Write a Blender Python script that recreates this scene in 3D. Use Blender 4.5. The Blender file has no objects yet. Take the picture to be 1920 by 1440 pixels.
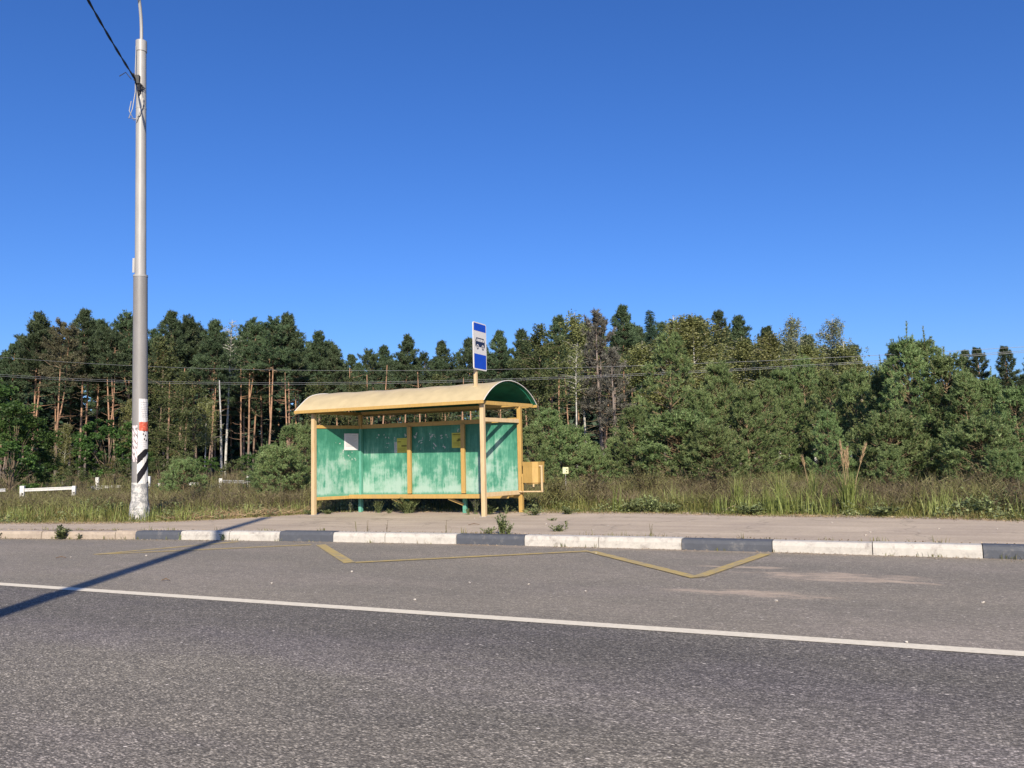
import bpy, math, random
import numpy as np
from mathutils import Vector, Matrix
R = math.radians
rng = np.random.default_rng(11)
random.seed(5)
S = bpy.context.scene
COL = S.collection
# ------------------------------------------------------------------ camera
F = 1553.0; YAW = R(25.6); PIT = R(5.35); ROLL = R(1.29); EYE = 1.35
fw = np.array([-math.sin(YAW)*math.cos(PIT), math.cos(YAW)*math.cos(PIT), math.sin(PIT)])
rt0 = np.array([math.cos(YAW), math.sin(YAW), 0.0]); up0 = np.cross(rt0, fw)
rt = rt0*math.cos(ROLL)-up0*math.sin(ROLL); up = up0*math.cos(ROLL)+rt0*math.sin(ROLL)
cd = bpy.data.cameras.new('camera'); cam = bpy.data.objects.new('camera', cd); COL.objects.link(cam)
cd.sensor_width = 36; cd.lens = 36*F/1920; cd.clip_end = 5000; cd.clip_start = 0.05
cam.matrix_world = Matrix(((rt[0], up[0], -fw[0], 0), (rt[1], up[1], -fw[1], 0), (rt[2], up[2], -fw[2], EYE), (0, 0, 0, 1)))
S.camera = cam
# ------------------------------------------------------------------ world, sun, exposure
SUN_EL = R(30.5); SUN_AZ = R(150)          # azimuth clockwise from +Y; the light comes from behind the camera, right
W = bpy.data.worlds.new('World'); S.world = W; W.use_nodes = True
nt = W.node_tree; nt.nodes.clear()
sky = nt.nodes.new('ShaderNodeTexSky'); sky.sky_type = 'NISHITA'; sky.sun_disc = False
sky.sun_elevation = SUN_EL; sky.sun_rotation = SUN_AZ; sky.altitude = 150; sky.air_density = 1.0; sky.dust_density = 1.1; sky.ozone_density = 5.0
hsv = nt.nodes.new('ShaderNodeHueSaturation'); hsv.inputs['Saturation'].default_value = 1.15; hsv.inputs['Hue'].default_value = 0.502
bg = nt.nodes.new('ShaderNodeBackground'); bg.inputs[1].default_value = 0.0625
wo = nt.nodes.new('ShaderNodeOutputWorld')
tint = nt.nodes.new('ShaderNodeMix'); tint.data_type = 'RGBA'; tint.blend_type = 'MULTIPLY'; tint.inputs[0].default_value = 1; tint.inputs[7].default_value = (.85, 1.01, 1.38, 1)
nt.links.new(sky.outputs[0], hsv.inputs['Color']); nt.links.new(hsv.outputs[0], tint.inputs[6]); nt.links.new(tint.outputs[2], bg.inputs[0]); nt.links.new(bg.outputs[0], wo.inputs[0])
sl = bpy.data.lights.new('sun', 'SUN'); sl.energy = 4.4; sl.angle = R(0.53); sl.color = (1.0, 0.89, 0.72)
sun = bpy.data.objects.new('sun', sl); COL.objects.link(sun)
tosun = Vector((math.sin(SUN_AZ)*math.cos(SUN_EL), math.cos(SUN_AZ)*math.cos(SUN_EL), math.sin(SUN_EL)))
sun.rotation_euler = tosun.to_track_quat('Z', 'Y').to_euler(); sun.location = (5, -8, 20)
S.view_settings.view_transform = 'Standard'; S.view_settings.look = 'None'; S.view_settings.gamma = 1; S.view_settings.exposure = 0.85
S.render.engine = 'CYCLES'
S.cycles.max_bounces = 6; S.cycles.transparent_max_bounces = 4; S.cycles.diffuse_bounces = 3

# ------------------------------------------------------------------ placing helpers (a view ray met with a real plane or distance)
def _ray(x, y): return fw*F+rt*(x-960)-up*(y-720)
def onz(x, y, z=0.16):
    d = _ray(x, y); return d*((z-EYE)/d[2])+[0, 0, EYE]
def ony(x, y, Y):
    d = _ray(x, y); return d*(Y/d[1])+[0, 0, EYE]
def onx(x, y, X):
    d = _ray(x, y); return d*(X/d[0])+[0, 0, EYE]
def atd(x, y, D):
    d = _ray(x, y); return d*(D/math.hypot(d[0], d[1]))+[0, 0, EYE]

# ------------------------------------------------------------------ mesh builder
class MB:
    def __init__(s): s.V = []; s.n = 0; s.L = []; s.C = []; s.M = []; s.S = []
    def add(s, verts, faces, mat=0, smooth=False):
        verts = np.asarray(verts, float).reshape(-1, 3); faces = np.asarray(faces, int)
        s.V.append(verts); s.L.append((faces+s.n).ravel()); k = faces.shape[0]
        s.C.append(np.full(k, faces.shape[1])); s.M.append(np.full(k, mat)); s.S.append(np.full(k, smooth)); s.n += len(verts)
    def ngon(s, verts, mat=0): s.add(verts, [list(range(len(verts)))], mat)
    def box(s, c, d, mat=0, rz=0, M=None):
        x, y, z = np.array(d)/2
        v = np.array([[-x,-y,-z],[x,-y,-z],[x,y,-z],[-x,y,-z],[-x,-y,z],[x,-y,z],[x,y,z],[-x,y,z]])
        if rz: cz, sz = math.cos(rz), math.sin(rz); v = v@np.array([[cz, sz, 0], [-sz, cz, 0], [0, 0, 1]])
        s.add(v+np.array(c), [[0,3,2,1],[4,5,6,7],[0,1,5,4],[1,2,6,5],[2,3,7,6],[3,0,4,7]], mat)
    def bar(s, a, b, w, h, mat=0, upv=(0, 0, 1)):
        a = np.array(a, float); b = np.array(b, float); d = b-a; d /= np.linalg.norm(d)
        u = np.array(upv, float)
        if abs(d@u) > .95: u = np.array([0, 1., 0])
        r = np.cross(d, u); r /= np.linalg.norm(r); u = np.cross(r, d)
        v = [p+sx*r*w/2+sy*u*h/2 for p in (a, b) for sx, sy in ((-1,-1),(1,-1),(1,1),(-1,1))]
        s.add(v, [[0,3,2,1],[4,5,6,7],[0,1,5,4],[1,2,6,5],[2,3,7,6],[3,0,4,7]], mat)
    def tube(s, P, rad, sides=6, mat=0, caps=True, smooth=True):
        P = np.array(P, float); n = len(P); rad = np.broadcast_to(rad, (n,))
        T = np.gradient(P, axis=0); T /= np.linalg.norm(T, axis=1)[:, None]+1e-9
        ref = np.array([1., 0, 0]) if abs(T[0][0]) < .8 else np.array([0, 1., 0])
        A = np.cross(T, ref); A /= np.linalg.norm(A, axis=1)[:, None]+1e-9; B = np.cross(T, A)
        th = np.arange(sides)*2*math.pi/sides
        V = P[:, None]+rad[:, None, None]*(np.cos(th)[None, :, None]*A[:, None]+np.sin(th)[None, :, None]*B[:, None])
        f = []
        for i in range(n-1):
            for k in range(sides):
                f.append([i*sides+k, i*sides+(k+1) % sides, (i+1)*sides+(k+1) % sides, (i+1)*sides+k])
        s.add(V.reshape(-1, 3), f, mat, smooth)
        if caps and rad[-1] > .004:
            s.ngon(V[-1], mat); s.ngon(V[0][::-1], mat)
    def tris(s, A, B, C, mat=0):
        k = len(A); v = np.stack([A, B, C], 1).reshape(-1, 3); s.add(v, np.arange(k*3).reshape(k, 3), mat)
    def quads(s, A, B, C, D, mat=0):
        k = len(A); v = np.stack([A, B, C, D], 1).reshape(-1, 3); s.add(v, np.arange(k*4).reshape(k, 4), mat)
    def data(s, name, mats):
        me = bpy.data.meshes.new(name); V = np.concatenate(s.V); L = np.concatenate(s.L); C = np.concatenate(s.C)
        me.vertices.add(len(V)); me.vertices.foreach_set('co', V.ravel().astype('f'))
        me.loops.add(len(L)); me.loops.foreach_set('vertex_index', L.astype('i'))
        me.polygons.add(len(C)); st = np.concatenate([[0], np.cumsum(C)[:-1]])
        me.polygons.foreach_set('loop_start', st.astype('i')); me.polygons.foreach_set('loop_total', C.astype('i'))
        me.polygons.foreach_set('material_index', np.concatenate(s.M).astype('i'))
        me.polygons.foreach_set('use_smooth', np.concatenate(s.S))
        for m in (mats if isinstance(mats, (list, tuple)) else [mats]): me.materials.append(m)
        me.update(calc_edges=True); me.validate(); return me
    def build(s, name, mats, parent=None, bevel=0):
        o = bpy.data.objects.new(name, s.data(name, mats)); COL.objects.link(o)
        if parent: o.parent = parent
        if bevel:
            b = o.modifiers.new('bevel', 'BEVEL'); b.width = bevel; b.segments = 2; b.limit_method = 'ANGLE'
        return o
def tag(o, label=None, cat=None, group=None, kind=None):
    if label: o['label'] = label
    if cat: o['category'] = cat
    if group: o['group'] = group
    if kind: o['kind'] = kind
    return o
def thing(name, loc, label, cat, group=None, rz=0):
    o = bpy.data.objects.new(name, None); COL.objects.link(o); o.location = loc; o.rotation_euler = (0, 0, rz); o.empty_display_size = .2
    return tag(o, label, cat, group)
def local(ob, parent):      # keep world placement of a part built in world coordinates
    ob.parent = parent; ob.matrix_parent_inverse = Matrix.Translation(-Vector(parent.location)); return ob
def copy_tree(o):
    c = o.copy(); COL.objects.link(c)
    for ch in [x for x in o.children]:
        k = ch.copy(); COL.objects.link(k); k.parent = c
        for g in ch.children:
            q = g.copy(); COL.objects.link(q); q.parent = k
    return c

# ------------------------------------------------------------------ materials
def newmat(name):
    m = bpy.data.materials.new(name); m.use_nodes = True; n = m.node_tree; n.nodes.clear()
    out = n.nodes.new('ShaderNodeOutputMaterial'); p = n.nodes.new('ShaderNodeBsdfPrincipled'); n.links.new(p.outputs[0], out.inputs[0])
    return m, n, p, out
def N(n, t, **k):
    x = n.nodes.new(t)
    for a, b in k.items(): setattr(x, a, b)
    return x
def noise(n, vec, scale, detail=4, rough=.55, dist=0, dims=None):
    x = n.nodes.new('ShaderNodeTexNoise'); x.inputs['Scale'].default_value = scale; x.inputs['Detail'].default_value = detail
    x.inputs['Roughness'].default_value = rough; x.inputs['Distortion'].default_value = dist
    if vec is not None: n.links.new(vec, x.inputs['Vector'])
    return x.outputs[0]
def ramp(n, fac, stops, interp='LINEAR'):
    x = n.nodes.new('ShaderNodeValToRGB'); x.color_ramp.interpolation = interp; e = x.color_ramp.elements
    while len(e) < len(stops): e.new(.5)
    for i, (p, c) in enumerate(stops):
        e[i].position = p; e[i].color = (*(c if hasattr(c, '__len__') else (c, c, c)), 1)
    n.links.new(fac, x.inputs[0]); return x.outputs[0]
def mix(n, fac, a, b, mode='MIX'):
    x = n.nodes.new('ShaderNodeMix'); x.data_type = 'RGBA'; x.blend_type = mode
    for s, v in ((x.inputs[0], fac), (x.inputs[6], a), (x.inputs[7], b)):
        if hasattr(v, 'links'): n.links.new(v, s)
        elif hasattr(v, '__len__'): s.default_value = (*v, 1)
        else: s.default_value = v
    return x.outputs[2]
def mth(n, op, a, b=0, c=None):
    x = n.nodes.new('ShaderNodeMath'); x.operation = op; x.use_clamp = False
    for i, v in enumerate((a, b) if c is None else (a, b, c)):
        if hasattr(v, 'links'): n.links.new(v, x.inputs[i])
        else: x.inputs[i].default_value = v
    return x.outputs[0]
def coords(n, scale=(1, 1, 1), src='Object', loc=(0, 0, 0)):
    t = n.nodes.new('ShaderNodeTexCoord'); m = n.nodes.new('ShaderNodeMapping'); m.inputs['Scale'].default_value = scale; m.inputs['Location'].default_value = loc
    n.links.new(t.outputs[src], m.inputs[0]); return m.outputs[0]
def bump(n, p, h, strength=.3, dist=.01):
    b = n.nodes.new('ShaderNodeBump'); b.inputs['Strength'].default_value = strength; b.inputs['Distance'].default_value = dist
    n.links.new(h, b.inputs['Height']); n.links.new(b.outputs[0], p.inputs['Normal'])
def simple(name, col, rough=.6, var=.15, scale=8, metal=0, bmp=0, spec=.4, dirt=None, dscale=3, dpos=(.5, .7)):
    m, n, p, o = newmat(name); v = coords(n)
    c = ramp(n, noise(n, v, scale), [(.3, tuple(x*(1-var) for x in col)), (.7, tuple(min(1, x*(1+var)) for x in col))])
    if dirt is not None:
        c = mix(n, ramp(n, noise(n, v, dscale, 8, .65, .5), [(dpos[0], 0), (dpos[1], 1)]), c, dirt)
    n.links.new(c, p.inputs['Base Color']); p.inputs['Roughness'].default_value = rough; p.inputs['Metallic'].default_value = metal
    p.inputs['Specular IOR Level'].default_value = spec
    if bmp: bump(n, p, noise(n, v, scale*6, 6), bmp, .01)
    return m
def leafmat(name, dark, mid, light, nscale=.9, trans=.22, rust=None, rustpos=(.6, .72), rscale=.5, huevar=.12):
    m, n, p, out = newmat(name)
    g = N(n, 'ShaderNodeNewGeometry'); v = coords(n)
    pos = g.outputs['Position']
    f = mth(n, 'ADD', mth(n, 'MULTIPLY', g.outputs['Random Per Island'], .55), mth(n, 'MULTIPLY', ramp(n, noise(n, pos, nscale, 3), [(.3, 0), (.7, 1)]), .45))
    c = ramp(n, f, [(.1, dark), (.5, mid), (.92, light)])
    if rust is not None:
        rr = mth(n, 'ADD', mth(n, 'MULTIPLY', noise(n, pos, rscale, 4, .6), .8), mth(n, 'MULTIPLY', g.outputs['Random Per Island'], .2))
        c = mix(n, ramp(n, rr, [(rustpos[0], 0), (rustpos[1], 1)]), c, rust)
    oi = N(n, 'ShaderNodeObjectInfo')
    h = N(n, 'ShaderNodeHueSaturation'); n.links.new(c, h.inputs['Color'])
    n.links.new(mth(n, 'ADD', mth(n, 'MULTIPLY', oi.outputs['Random'], huevar*.25), .5-huevar*.125), h.inputs['Hue'])
    n.links.new(mth(n, 'ADD', mth(n, 'MULTIPLY', oi.outputs['Random'], huevar*3), 1-huevar*1.5), h.inputs['Value'])
    n.links.new(h.outputs[0], p.inputs['Base Color']); p.inputs['Roughness'].default_value = .55; p.inputs['Specular IOR Level'].default_value = .25
    if trans:
        t = N(n, 'ShaderNodeBsdfTranslucent'); ms = N(n, 'ShaderNodeMixShader'); ms.inputs[0].default_value = trans
        n.links.new(h.outputs[0], t.inputs[0]); n.links.new(p.outputs[0], ms.inputs[1]); n.links.new(t.outputs[0], ms.inputs[2]); n.links.new(ms.outputs[0], out.inputs[0])
    return m

def asphalt(name, dark, lite, stone, tint, stonefac=.5, sand=False):
    m, n, p, out = newmat(name)
    v = coords(n)
    vs = coords(n, (.55, 1, 1))
    base = mix(n, ramp(n, noise(n, coords(n, (.25, .6, 1)), .9, 6, .6), [(.35, 0), (.65, 1)]), dark, lite)
    base = mix(n, ramp(n, noise(n, coords(n, (.3, .8, 1), loc=(7, 3, 0)), .8, 6, .65), [(.48, 0), (.68, .8)]), base, tint)
    if not sand:
        g0 = N(n, 'ShaderNodeNewGeometry'); sp0 = N(n, 'ShaderNodeSeparateXYZ'); n.links.new(g0.outputs['Position'], sp0.inputs[0])
        yy = mth(n, 'ADD', sp0.outputs[1], mth(n, 'MULTIPLY', mth(n, 'SUBTRACT', noise(n, coords(n, (.3, 1, 1)), .7, 5, .6), .5), 2.2))
        base = mix(n, 1., base, ramp(n, mth(n, 'DIVIDE', yy, 8), [(.40, (1.08, 1.06, 1.06)), (.52, (1.0, .99, .99)), (.66, (.74, .735, .77)), (.78, (.70, .70, .735)), (.82, (.8, .8, .82))]), 'MULTIPLY')
    vo = N(n, 'ShaderNodeTexVoronoi'); vo.inputs['Scale'].default_value = 125; n.links.new(vs, vo.inputs['Vector'])
    rnd = N(n, 'ShaderNodeSeparateColor'); n.links.new(vo.outputs['Color'], rnd.inputs[0])
    st = ramp(n, rnd.outputs[0], [(.0, .38), (.45, .78), (.75, 1.15), (.93, 1.8), (1, 2.7)])
    edge = ramp(n, vo.outputs['Distance'], [(.25, 1), (.6, .62)])
    c = mix(n, stonefac, base, mix(n, 1.0, mix(n, 1.0, base, st, 'MULTIPLY'), edge, 'MULTIPLY'))
    fine = ramp(n, noise(n, vs, 85, 5, .7), [(.3, .72), (.5, 1), (.72, 1.35)])
    c = mix(n, .8, c, mix(n, 1.0, c, fine, 'MULTIPLY'))
    med = ramp(n, noise(n, coords(n, (.4, 1, 1)), 14, 5, .7), [(.3, .82), (.7, 1.16)])
    c = mix(n, 1.0, c, med, 'MULTIPLY')
    # pale chips
    v2 = N(n, 'ShaderNodeTexVoronoi'); v2.inputs['Scale'].default_value = 26; n.links.new(vs, v2.inputs['Vector'])
    r2 = N(n, 'ShaderNodeSeparateColor'); n.links.new(v2.outputs['Color'], r2.inputs[0])
    chip = mth(n, 'MULTIPLY', ramp(n, v2.outputs['Distance'], [(.13, 1), (.2, 0)]), ramp(n, r2.outputs[1], [(.93, 0), (.95, 1)]))
    c = mix(n, chip, c, stone)
    if sand:
        g = N(n, 'ShaderNodeNewGeometry'); sp = N(n, 'ShaderNodeSeparateXYZ'); n.links.new(g.outputs['Position'], sp.inputs[0])
        def blob(cx, cy, rx, ry):
            a = mth(n, 'DIVIDE', mth(n, 'SUBTRACT', sp.outputs[0], cx), rx); b = mth(n, 'DIVIDE', mth(n, 'SUBTRACT', sp.outputs[1], cy), ry)
            return mth(n, 'SUBTRACT', 1, mth(n, 'ADD', mth(n, 'MULTIPLY', a, a), mth(n, 'MULTIPLY', b, b)))
        mm = mth(n, 'MAXIMUM', blob(-.75, 9.9, 1.15, .42), blob(-1.55, 8.55, .9, .22))
        mm = mth(n, 'MAXIMUM', mm, blob(-1.9, 10.5, .7, .12))
        nn = noise(n, coords(n, (.5, 1.6, 1)), 3.2, 10, .78, .4)
        k = mth(n, 'ADD', mth(n, 'MULTIPLY', mth(n, 'MAXIMUM', mm, -1.), .22), mth(n, 'MULTIPLY', mth(n, 'SUBTRACT', nn, .5), 1.7))
        c = mix(n, ramp(n, k, [(.02, 0), (.34, .85)]), c, (.46, .36, .27))
        # dusty strip in the gutter
        gut = noise(n, coords(n, (.3, 1, 1)), 5, 8, .7)
        dk = mth(n, 'ADD', gut, mth(n, 'MULTIPLY', mth(n, 'SUBTRACT', sp.outputs[1], 12.0), .8))
        c = mix(n, ramp(n, dk, [(.45, 0), (.8, .55)]), c, (.34, .27, .21))
    n.links.new(c, p.inputs['Base Color']); p.inputs['Roughness'].default_value = .82; p.inputs['Specular IOR Level'].default_value = .3
    b = mth(n, 'ADD', mth(n, 'MULTIPLY', edge, .8), noise(n, vs, 70, 5, .7))
    bump(n, p, b, .55, .006)
    return m
M = {}
M['asphalt'] = asphalt('carriageway asphalt', (0.178, 0.162, 0.136), (0.287, 0.258, 0.207), (.62, .56, .50), (.265, .235, .215), .95)
M['asphalt2'] = asphalt('bay asphalt', (0.211, 0.188, 0.154), (0.266, 0.233, 0.186), (.62, .56, .50), (.29, .25, .21), .6, sand=True)
def pave():
    m, n, p, o = newmat('pavement'); v = coords(n)
    c = ramp(n, noise(n, coords(n, (.12, 1.3, 1)), 2.2, 8, .7), [(.3, (.31, .245, .18)), (.5, (.40, .325, .24)), (.72, (.50, .41, .31))])
    c = mix(n, ramp(n, noise(n, v, .55, 5, .6), [(.4, 0), (.65, .6)]), c, (.30, .24, .185))
    c = mix(n, 1., c, ramp(n, noise(n, v, 35, 6, .7), [(.3, .8), (.7, 1.2)]), 'MULTIPLY')
    # cracks
    vo = N(n, 'ShaderNodeTexVoronoi'); vo.feature = 'DISTANCE_TO_EDGE'; vo.inputs['Scale'].default_value = .42
    mx = N(n, 'ShaderNodeVectorMath'); mx.operation = 'ADD'; nz = N(n, 'ShaderNodeTexNoise'); nz.inputs['Scale'].default_value = 1.7; nz.inputs['Detail'].default_value = 8
    n.links.new(v, nz.inputs['Vector']); n.links.new(v, mx.inputs[0]); n.links.new(nz.outputs[1], mx.inputs[1]); n.links.new(mx.outputs[0], vo.inputs['Vector'])
    c = mix(n, ramp(n, vo.outputs['Distance'], [(.003, .4), (.010, 0)]), c, (.10, .085, .06))
    v2 = N(n, 'ShaderNodeTexVoronoi'); v2.inputs['Scale'].default_value = 5; n.links.new(v, v2.inputs['Vector'])
    r2 = N(n, 'ShaderNodeSeparateColor'); n.links.new(v2.outputs['Color'], r2.inputs[0])
    chip = mth(n, 'MULTIPLY', ramp(n, v2.outputs['Distance'], [(.09, 1), (.13, 0)]), ramp(n, r2.outputs[1], [(.9, 0), (.92, 1)]))
    c = mix(n, chip, c, (.6, .55, .48))
    n.links.new(c, p.inputs['Base Color']); p.inputs['Roughness'].default_value = .9
    bump(n, p, noise(n, v, 40, 8, .7), .4, .01); return m
M['pave'] = pave()
M['soil'] = simple('verge soil', (.10, .085, .05), .95, .4, .8, bmp=.6, dirt=(.07, .085, .03), dscale=.4, dpos=(.4, .6))
def worn(name, col, under, lo, hi, sc=(1, 1, 1), s=3, rough=.7, bm=.25):
    m, n, p, o = newmat(name); v = coords(n, sc, 'Object')
    c = ramp(n, noise(n, v, s*2, 6), [(.3, tuple(x*.88 for x in col)), (.7, tuple(min(1, x*1.08) for x in col))])
    f = ramp(n, noise(n, v, s, 10, .75, .3), [(lo, 0), (hi, 1)])
    c = mix(n, f, c, under); n.links.new(c, p.inputs['Base Color']); p.inputs['Roughness'].default_value = rough
    bump(n, p, noise(n, v, s*8, 8, .7), bm, .01); return m
M['lane'] = worn('lane paint', (0.646, 0.584, 0.462), (0.297, 0.264, 0.211), .58, .8, s=9)
M['zig'] = worn('yellow paint', (0.413, 0.305, 0.099), (0.203, 0.184, 0.158), .46, .68, s=7)
M['kwhite'] = worn('white kerb paint', (0.433, 0.407, 0.365), (0.251, 0.228, 0.205), .50, .68, s=6)
M['kblack'] = worn('dark kerb paint', (0.06, 0.0656, 0.08), (0.152, 0.144, 0.136), .55, .72, s=6)
M['kraw'] = worn('bare kerb concrete', (0.34, 0.281, 0.221), (0.204, 0.162, 0.132), .45, .7, s=4)
M['yel_roof'] = worn('cream yellow roof paint', (0.421, 0.342, 0.198), (0.3, 0.245, 0.154), .60, .78, s=1.6, rough=.5, bm=.12)
M['orange'] = worn('ochre timber paint', (0.385, 0.244, 0.0717), (0.289, 0.185, 0.0755), .52, .75, (3, 3, .6), 4, .5, .15)
M['cream'] = worn('bleached cream paint', (0.49, 0.364, 0.21), (0.364, 0.238, 0.091), .50, .75, (3, 3, .5), 4, .55, .15)
M['green_dk'] = simple('green roof underside', (0.0096, 0.104, 0.06), .5, .3, 3, dirt=(0.024, 0.16, 0.096), dscale=2)
M['green_post'] = worn('green post paint', (0.075, 0.27, 0.195), (0.165, 0.375, 0.3), .45, .7, (4, 4, .5), 5)
def panelmat():
    m, n, p, o = newmat('weathered green panel')
    g = N(n, 'ShaderNodeNewGeometry'); sp = N(n, 'ShaderNodeSeparateXYZ'); n.links.new(g.outputs['Position'], sp.inputs[0])
    mp = N(n, 'ShaderNodeMapping'); mp.inputs['Scale'].default_value = (1, 1, .13); n.links.new(g.outputs['Position'], mp.inputs[0])
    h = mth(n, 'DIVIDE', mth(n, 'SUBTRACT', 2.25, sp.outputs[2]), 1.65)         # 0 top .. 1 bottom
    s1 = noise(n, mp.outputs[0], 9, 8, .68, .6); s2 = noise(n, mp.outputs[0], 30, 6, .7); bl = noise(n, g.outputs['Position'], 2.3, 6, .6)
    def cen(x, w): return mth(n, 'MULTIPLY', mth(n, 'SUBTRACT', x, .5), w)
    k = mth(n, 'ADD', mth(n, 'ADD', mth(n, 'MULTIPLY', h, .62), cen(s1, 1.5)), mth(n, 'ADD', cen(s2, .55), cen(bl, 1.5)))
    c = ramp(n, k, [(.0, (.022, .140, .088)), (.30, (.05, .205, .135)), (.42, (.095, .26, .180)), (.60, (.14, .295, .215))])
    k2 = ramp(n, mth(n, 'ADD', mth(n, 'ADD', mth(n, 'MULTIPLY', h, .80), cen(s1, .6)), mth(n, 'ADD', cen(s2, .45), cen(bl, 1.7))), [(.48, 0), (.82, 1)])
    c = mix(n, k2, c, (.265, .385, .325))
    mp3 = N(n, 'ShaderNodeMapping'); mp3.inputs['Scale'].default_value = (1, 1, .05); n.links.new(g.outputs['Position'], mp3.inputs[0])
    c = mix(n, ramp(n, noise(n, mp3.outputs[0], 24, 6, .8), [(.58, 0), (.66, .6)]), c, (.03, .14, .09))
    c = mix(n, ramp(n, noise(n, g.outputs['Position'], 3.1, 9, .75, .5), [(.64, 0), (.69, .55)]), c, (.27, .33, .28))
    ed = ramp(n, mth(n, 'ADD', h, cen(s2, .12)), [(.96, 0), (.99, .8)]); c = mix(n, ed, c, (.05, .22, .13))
    n.links.new(c, p.inputs['Base Color']); p.inputs['Roughness'].default_value = .55
    bump(n, p, bl, .15, .02); return m
M['panel'] = panelmat()
M['galv'] = worn('galvanised steel', (0.302, 0.294, 0.284), (0.238, 0.231, 0.221), .45, .7, (1, 1, .15), 5, .45, .08)
M['pole_grey'] = worn('grey steel paint', (0.192, 0.184, 0.178), (0.152, 0.143, 0.14), .45, .7, (1, 1, .2), 4, .5, .08)
M['concrete'] = worn('peeling whitewash', (0.225, 0.225, 0.225), (0.45, 0.435, 0.413), .47, .53, (1, 1, 1), 9, .85, .5)
M['white'] = worn('white paint', (0.547, 0.54, 0.518), (0.288, 0.274, 0.252), .60, .70, s=6)
M['paper'] = simple('white paper', (0.54, 0.525, 0.525), .8, .05, 30)
M['paper_grey'] = simple('grey ink', (0.24, 0.24, 0.264), .8, .3, 60)
M['scrap'] = simple('torn paper', (0.384, 0.4, 0.376), .9, .25, 40)
M['paper_y'] = simple('yellow paper', (0.446, 0.418, 0.072), .8, .10, 20)
M['ink'] = simple('black ink', (.010, .010, .013), .75, .2, 30, spec=.15)
M['red'] = simple('red print', (0.465, 0.075, 0.0375), .7, .35, 25, dirt=(0.562, 0.262, 0.188), dscale=20)
M['pink'] = simple('pinkish paper', (0.525, 0.45, 0.465), .8, .12, 25)
M['blue'] = simple('sign blue', (0.004, 0.044, 0.384), .35, .05, 5)
M['signwhite'] = simple('sign white', (0.533, 0.511, 0.49), .4, .03, 5)
M['signgrey'] = simple('sign back grey', (0.262, 0.27, 0.285), .5, .1, 5)
M['busblack'] = simple('bus pictogram', (.008, .01, .035), .4, .1, 5)
M['cable'] = simple('black cable', (.012, .012, .014), .5, .2, 10)
M['wire'] = simple('bare wire', (0.272, 0.272, 0.272), .4, .1, 10, metal=.3)
M['palesign'] = simple('pale yellow plate', (0.51, 0.51, 0.3), .6, .1, 10)
M['stone'] = simple('pale stone', (0.413, 0.375, 0.33), .9, .25, 30)
M['twig'] = simple('twig', (.12, .08, .05), .9, .3, 20)
M['drybranch'] = simple('dry branch', (0.315, 0.24, 0.165), .9, .2, 20)
def bark(name, low, high, z0, z1, mark=None):
    m, n, p, o = newmat(name); t = N(n, 'ShaderNodeTexCoord'); sp = N(n, 'ShaderNodeSeparateXYZ'); n.links.new(t.outputs['Object'], sp.inputs[0])
    mr = N(n, 'ShaderNodeMapRange'); mr.inputs[1].default_value = z0; mr.inputs[2].default_value = z1
    n.links.new(mth(n, 'ADD', sp.outputs[2], mth(n, 'MULTIPLY', noise(n, t.outputs['Object'], .8), 3)), mr.inputs[0])
    c = mix(n, mr.outputs[0], low, high)
    mp = N(n, 'ShaderNodeMapping'); mp.inputs['Scale'].default_value = (1, 1, .35); n.links.new(t.outputs['Object'], mp.inputs[0])
    c = mix(n, 1., c, ramp(n, noise(n, mp.outputs[0], 5, 8, .75), [(.32, .45), (.6, 1.25)]), 'MULTIPLY')
    if mark: 
        mp2 = N(n, 'ShaderNodeMapping'); mp2.inputs['Scale'].default_value = (1, 1, 3.5); n.links.new(t.outputs['Object'], mp2.inputs[0])
        c = mix(n, ramp(n, noise(n, mp2.outputs[0], 2.2, 6, .7), [(.58, 0), (.64, 1)]), c, mark)
    n.links.new(c, p.inputs['Base Color']); p.inputs['Roughness'].default_value = .9; p.inputs['Specular IOR Level'].default_value = .15
    bump(n, p, noise(n, mp.outputs[0], 7, 8, .7), .6, .04); return m
M['pbark'] = bark('pine bark', (0.134, 0.112, 0.101), (0.321, 0.191, 0.122), 3, 9)
M['pbark_red'] = bark('reddish pine bark', (0.146, 0.132, 0.127), (0.179, 0.149, 0.133), 2, 5)
M['ybark'] = bark('young pine bark', (.13, .095, .065), (.20, .145, .09), .5, 3)
M['birchbark'] = bark('birch bark', (0.396, 0.382, 0.353), (0.396, 0.382, 0.346), 0, 1, (.05, .045, .04))
M['snag'] = bark('bleached wood', (0.326, 0.315, 0.299), (0.326, 0.315, 0.299), 0, 1, (.25, .22, .2))
M['brown_bark'] = bark('brown bark', (.13, .10, .07), (.17, .13, .09), 0, 4)
M['needle'] = leafmat('pine needles', (0.0295, 0.0463, 0.0238), (0.0605, 0.091, 0.0448), (0.122, 0.166, 0.0814), .6, .14)
M['needle_br'] = leafmat('brownish needles', (0.056, 0.056, 0.0352), (0.104, 0.0992, 0.0576), (0.192, 0.176, 0.0992), .6)
M['spruce'] = leafmat('dark needles', (0.0189, 0.0405, 0.027), (0.0378, 0.0702, 0.0446), (0.0743, 0.115, 0.0675), .6)
M['yneedle'] = leafmat('young pine needles', (0.0575, 0.0909, 0.0332), (0.14, 0.201, 0.0736), (0.282, 0.358, 0.152), 1.3, .18, rust=(.16, .12, .05), rustpos=(.68, .8), rscale=1.2)
M['birchleaf'] = leafmat('birch leaves', (0.0957, 0.112, 0.0368), (0.185, 0.2, 0.0737), (0.304, 0.321, 0.135), .7, .3, rust=(.15, .125, .05), rustpos=(.62, .75))
M['paleleaf'] = leafmat('pale birch leaves', (0.11, 0.127, 0.066), (0.187, 0.209, 0.11), (0.308, 0.319, 0.187), .7, .3)
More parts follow.
